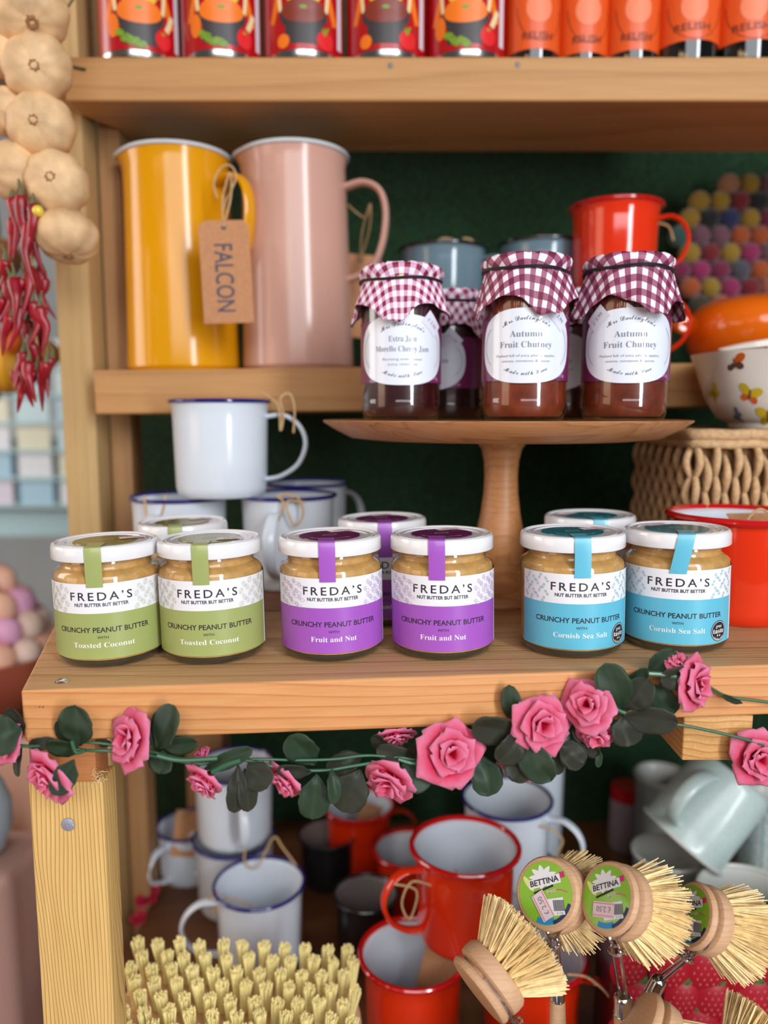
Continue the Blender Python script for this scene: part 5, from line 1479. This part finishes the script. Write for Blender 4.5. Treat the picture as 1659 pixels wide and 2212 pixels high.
for i, l in enumerate(LV):
    leaf(*l[:7], tiltl=(l[7] if len(l) > 7 else None), seed=i)
def vine(pts, r, dY=-.006, name='vine'):
    q = MB(); q.tube(spline([P(x_, y_, gy(x_) + dY + (z_ if len(p_) else 0)) - G0 for (x_, y_, z_) in [(p[0], p[1], p[2] if len(p) > 2 else 0) for p in pts] for p_ in [(1,)]], 6), r, 8)
    q.build(name, M_VINE, gl)
vine([(-30, 1600), (60, 1612), (130, 1608), (180, 1620), (240, 1622), (310, 1630), (350, 1636), (430, 1650), (500, 1640), (560, 1648), (620, 1662), (700, 1664), (760, 1655), (820, 1645)], .0010)
vine([(120, 1605), (200, 1604), (300, 1618), (400, 1640), (470, 1642), (560, 1640), (640, 1642), (720, 1640), (790, 1632), (860, 1636), (930, 1640), (1040, 1600), (1120, 1580), (1200, 1580), (1250, 1556), (1345, 1538), (1410, 1490), (1460, 1462), (1520, 1478), (1570, 1504), (1640, 1514), (1720, 1525)], .0009, -.004)
vine([(340, 1632), (390, 1642), (470, 1638)], .0015, -.014)
vine([(458, 1668), (490, 1652), (520, 1642)], .0016, -.018)
vine([(1340, 1540), (1400, 1556), (1470, 1566), (1530, 1578), (1600, 1594), (1650, 1610)], .0010, -.008)
vine([(1400, 1455), (1440, 1458), (1480, 1466)], .0016, -.020)
vine([(155, 1600), (165, 1625), (185, 1620)], .0012, -.016)
vine([(860, 1640), (900, 1650), (940, 1640)], .0013, -.010)
vine([(1315, 1520), (1335, 1534), (1350, 1540)], .0013, -.016)

# fallen roses at the back left of the lower shelf
def fallen(px, py, rp, Y, label, seed):
    Y = min(Y, YatZ(px, py, LZ + rp / 1900 * Y * .5)); p = P(px, py, Y); r2 = random.Random(seed); q = MB(); r = rp / 1900 * Y
    M = Matrix.Rotation(R(30), 4, 'X') @ Matrix.Scale(r, 4)
    for k in range(5): petal(q, M, 2 * PI * k / 5, lambda v: .05 + .4 * v, lambda v: .7 * v, .45, r2, .15)
    for k in range(5): petal(q, M, 2 * PI * k / 5 + .6, lambda v: .06 + .8 * v, lambda v: .5 * v, .55, r2, .15)
    o = q.build('fabric_rose', mat('deep_red_rose', (170, 16, 50), .6), loc=p); tag(o, label, 'flower', 'red fabric roses low at the left')
    return o
fallen(318, 1935, 32, .93, 'dark red fabric rose behind the leg, higher of the two', 31)
fallen(300, 1985, 20, .90, 'dark red fabric rose behind the leg, lower and smaller of the two', 32)

# ------------------------------------------------------------------ shop behind, far left (out of focus in the photograph)
def blk(name, label, cat, x0, x1, y0, y1, z0, z1, m, b=.004, group=None):
    cx, cy = (x0 + x1) / 2, (y0 + y1) / 2
    q = MB(); q.box(x0 - cx, x1 - cx, y0 - cy, y1 - cy, 0, z1 - z0, b=b)
    return tag(q.build(name, m, loc=(cx, cy, z0)), label, cat, group)
def bpx(px0, px1, py0, py1, Y, d=.2):
    a = P(px0, py1, Y); b = P(px1, py0, Y); return a.x, b.x, Y, Y + d, a.z, b.z
# card display stand
x0, x1, y0, y1, z0, z1 = bpx(-260, 150, 1190, 800, 1.9, .12)
t = thing('card_stand', 'pale blue greeting card display in the shop behind, left of the posts', 'display', ((x0 + x1) / 2, y0, 0))
cx = (x0 + x1) / 2
q = MB(); q.box(x0 - cx, x1 - cx, .02, .08, z0 - .15, z1, b=.004); q.box(x0 - cx, x0 - cx + .03, .02, .08, 0, z0); q.box(x1 - cx - .03, x1 - cx, .02, .08, 0, z0); q.build('back_panel', mat('pale_blue_panel', (176, 210, 218), .6), t)
r2 = random.Random(21); pal = [(196, 224, 234), (206, 228, 234), (222, 230, 238), (180, 212, 228), (214, 210, 228), (222, 224, 204), (196, 222, 226), (164, 204, 226)]
for j in range(6):
    for i in range(4):
        cxx = x0 - cx + .05 + i * (x1 - x0) / 4.0; cz = z0 + .02 + j * (z1 - z0 + .0) / 6.0
        q = MB(); q.box(cxx - .035, cxx + .045, -.012, -.008, cz, cz + .058, M=Matrix.Identity(4)); c_ = q.build('greeting_card', mat('card_%d' % ((i * 3 + j * 5) % 8), pal[(i * 3 + j * 5) % 8], .5), t)
    q = MB(); q.box(x0 - cx, x1 - cx, -.02, .02, z0 + .012 + j * (z1 - z0) / 6.0, z0 + .02 + j * (z1 - z0) / 6.0); q.build('card_ledge', mat('ledge_blue', (168, 200, 206), .5), t)
# hanging plum bag
x0, x1, y0, y1, z0, z1 = bpx(-70, 30, 1040, 860, 1.6, .1)
t = thing('flower_bunch', 'bunch of dried plum purple flowers hanging in the shop behind', 'flowers', ((x0 + x1) / 2, YR(1.6), z0))
q = MB(); r2 = random.Random(8)
for k in range(26): q.ball((r2.uniform(-.04, .04), r2.uniform(-.03, .03), r2.uniform(.0, .13)), r2.uniform(.012, .02), 10, 6)
q.build('flower_heads', mat('plum_flower', (96, 66, 104), .9), t)
q = MB()
for k in range(8): q.tube([(r2.uniform(-.02, .02), 0, .02), (0, 0, .16), (r2.uniform(-.006, .006), 0, .30)], .002, 5)
q.build('stems', mat('stem_green', (80, 110, 70), .8), t)
# yellow squash/cloth behind chillies
for (px, py, rp, Y, col_, lb) in ((20, 790, 62, 1.2, (222, 160, 30), 'mustard yellow gourd hanging behind the chilli string, largest'), (95, 765, 34, 1.22, (214, 130, 50), 'small orange gourd behind the chilli string, right of the yellow one'),
                                 (-5, 560, 48, 1.25, (170, 112, 66), 'brown gourd behind the upper chillies'), (25, 735, 26, 1.15, (230, 110, 30), 'bright orange little gourd between the chillies')):
    p = P(px, py, Y); r = rp / 1900 * Y; t = thing('ornamental_gourd', lb, 'gourd', p, (0, 0, 0), 'ornamental gourds')
    q = MB(); q.ball((0, 0, 0), r, 24, 16, sc=(1, 1, .9), mod=lambda v: 1 + .04 * math.sin(8 * math.atan2(v.y, v.x))); q.build('gourd_body', mat('gourd_%d' % px, col_, .5), t)
    q = MB(); q.tube([(0, 0, r * .8), (.004, 0, r * 1.2), (.0, 0, r * 3.2)], [.004, .003, .0015], 6); q.build('stalk', M_CST, t)
# terracotta bowl of pink soaps/bulbs on a stand
SOAP = [mat('soap_pink', (226, 176, 186), .6), mat('soap_peach', (240, 186, 160), .6), mat('soap_lilac', (230, 170, 206), .6), mat('soap_rose', (204, 140, 140), .6), mat('soap_cream', (240, 212, 196), .6)]
Yb = 1.15
YW = YR(Yb)
SOAPN = ['pastel pink', 'peach', 'lilac', 'dusky rose', 'cream']
c = P(10, 1400, Yb); 
t = thing('terracotta_bowl', 'rust red bowl heaped with pink soap balls at the left edge', 'bowl', (c.x - .03, YW, c.z - .085))
q = MB(); q.lathe([(0, 0), (.05, 0), (.055, .006), (.085, .03), (.105, .062), (.11, .085), (.105, .085), (.09, .05), (0, .03)], 56); q.build('bowl_body', mat('rust_glaze', (166, 84, 62), .5), t)
r2 = random.Random(13); k = 0
for lay, (R_, n_, zz) in enumerate(((.082, 15, .088), (.070, 12, .118), (.052, 9, .148), (.03, 6, .176), (.010, 2, .204))):
    for i in range(n_):
        a = 2 * PI * i / n_ + lay * .4; rr_ = r2.uniform(.018, .022)
        p = Vector((t.location.x + R_ * math.cos(a), YW + R_ * math.sin(a), t.location.z + zz + r2.uniform(-.003, .003)))
        o = MB(); o.ball((0, 0, 0), rr_, 14, 10, mod=lambda v: 1 + .05 * math.sin(5 * v.x + 4 * v.z)); ob = o.build('soap_ball', SOAP[r2.randrange(5)], loc=p, smooth=80)
        tag(ob, SOAPN[SOAP.index(ob.data.materials[0])] + ' soap ball heaped in the rust red bowl', 'soap', SOAPN[SOAP.index(ob.data.materials[0])] + ' soap balls heaped in the bowl'); k += 1
# stands below: round side table with peach cloth, pale blue jug, pink box
zt_ = c.z - .085
t = thing('side_table', 'round table under a peach cloth carrying the rust red bowl', 'table', (c.x - .10, YW + .05, 0))
q = MB(); q.lathe([(0, zt_ - .002), (.20, zt_ - .002), (.205, zt_ - .008), (.205, zt_ - .03), (0, zt_ - .03)], 64); q.build('table_top', M_DARKWOOD, t)
q = MB(); nn = 120; q.lathe([(.206, zt_ - .006), (.210, zt_ - .03), (.214, zt_ - .15), (.225, zt_ - .45), (.232, .04)], nn, mod=lambda a, z: 1 + .035 * math.sin(11 * a) * min(1, (zt_ - z) * 3)); q.build('table_cloth', mat('peach_cloth', (232, 178, 150), .8), t)
q = MB(); q.lathe([(0, 0), (.03, 0), (.03, zt_ - .03)], 24); q.build('leg', M_DARKWOOD, t)
xx = P(-15, 1740, .86).x
t = thing('glass_vase', 'pale blue vase at the left edge beside the shelf leg', 'vase', (xx - .008, YR(.84), P(0, 1845, .84).z))
q = MB(); q.lathe([(0, 0), (.020, 0), (.026, .006), (.033, .03), (.033, .055), (.026, .075), (.017, .088), (.019, .098), (.017, .098), (.015, .088), (0, .02)], 40); q.build('vase_body', mat('pale_blue_glass', (190, 220, 244), .2, coat=.5), t)
vz = t.location.z
blk('wooden_stool', 'mauve painted stool carrying the pale blue vase left of the shelf leg', 'stool', xx - .10, xx + .045, YR(.79), YR(.90), 0, vz - .0003, mat('mauve_paint', (188, 150, 140), .7), b=.01)
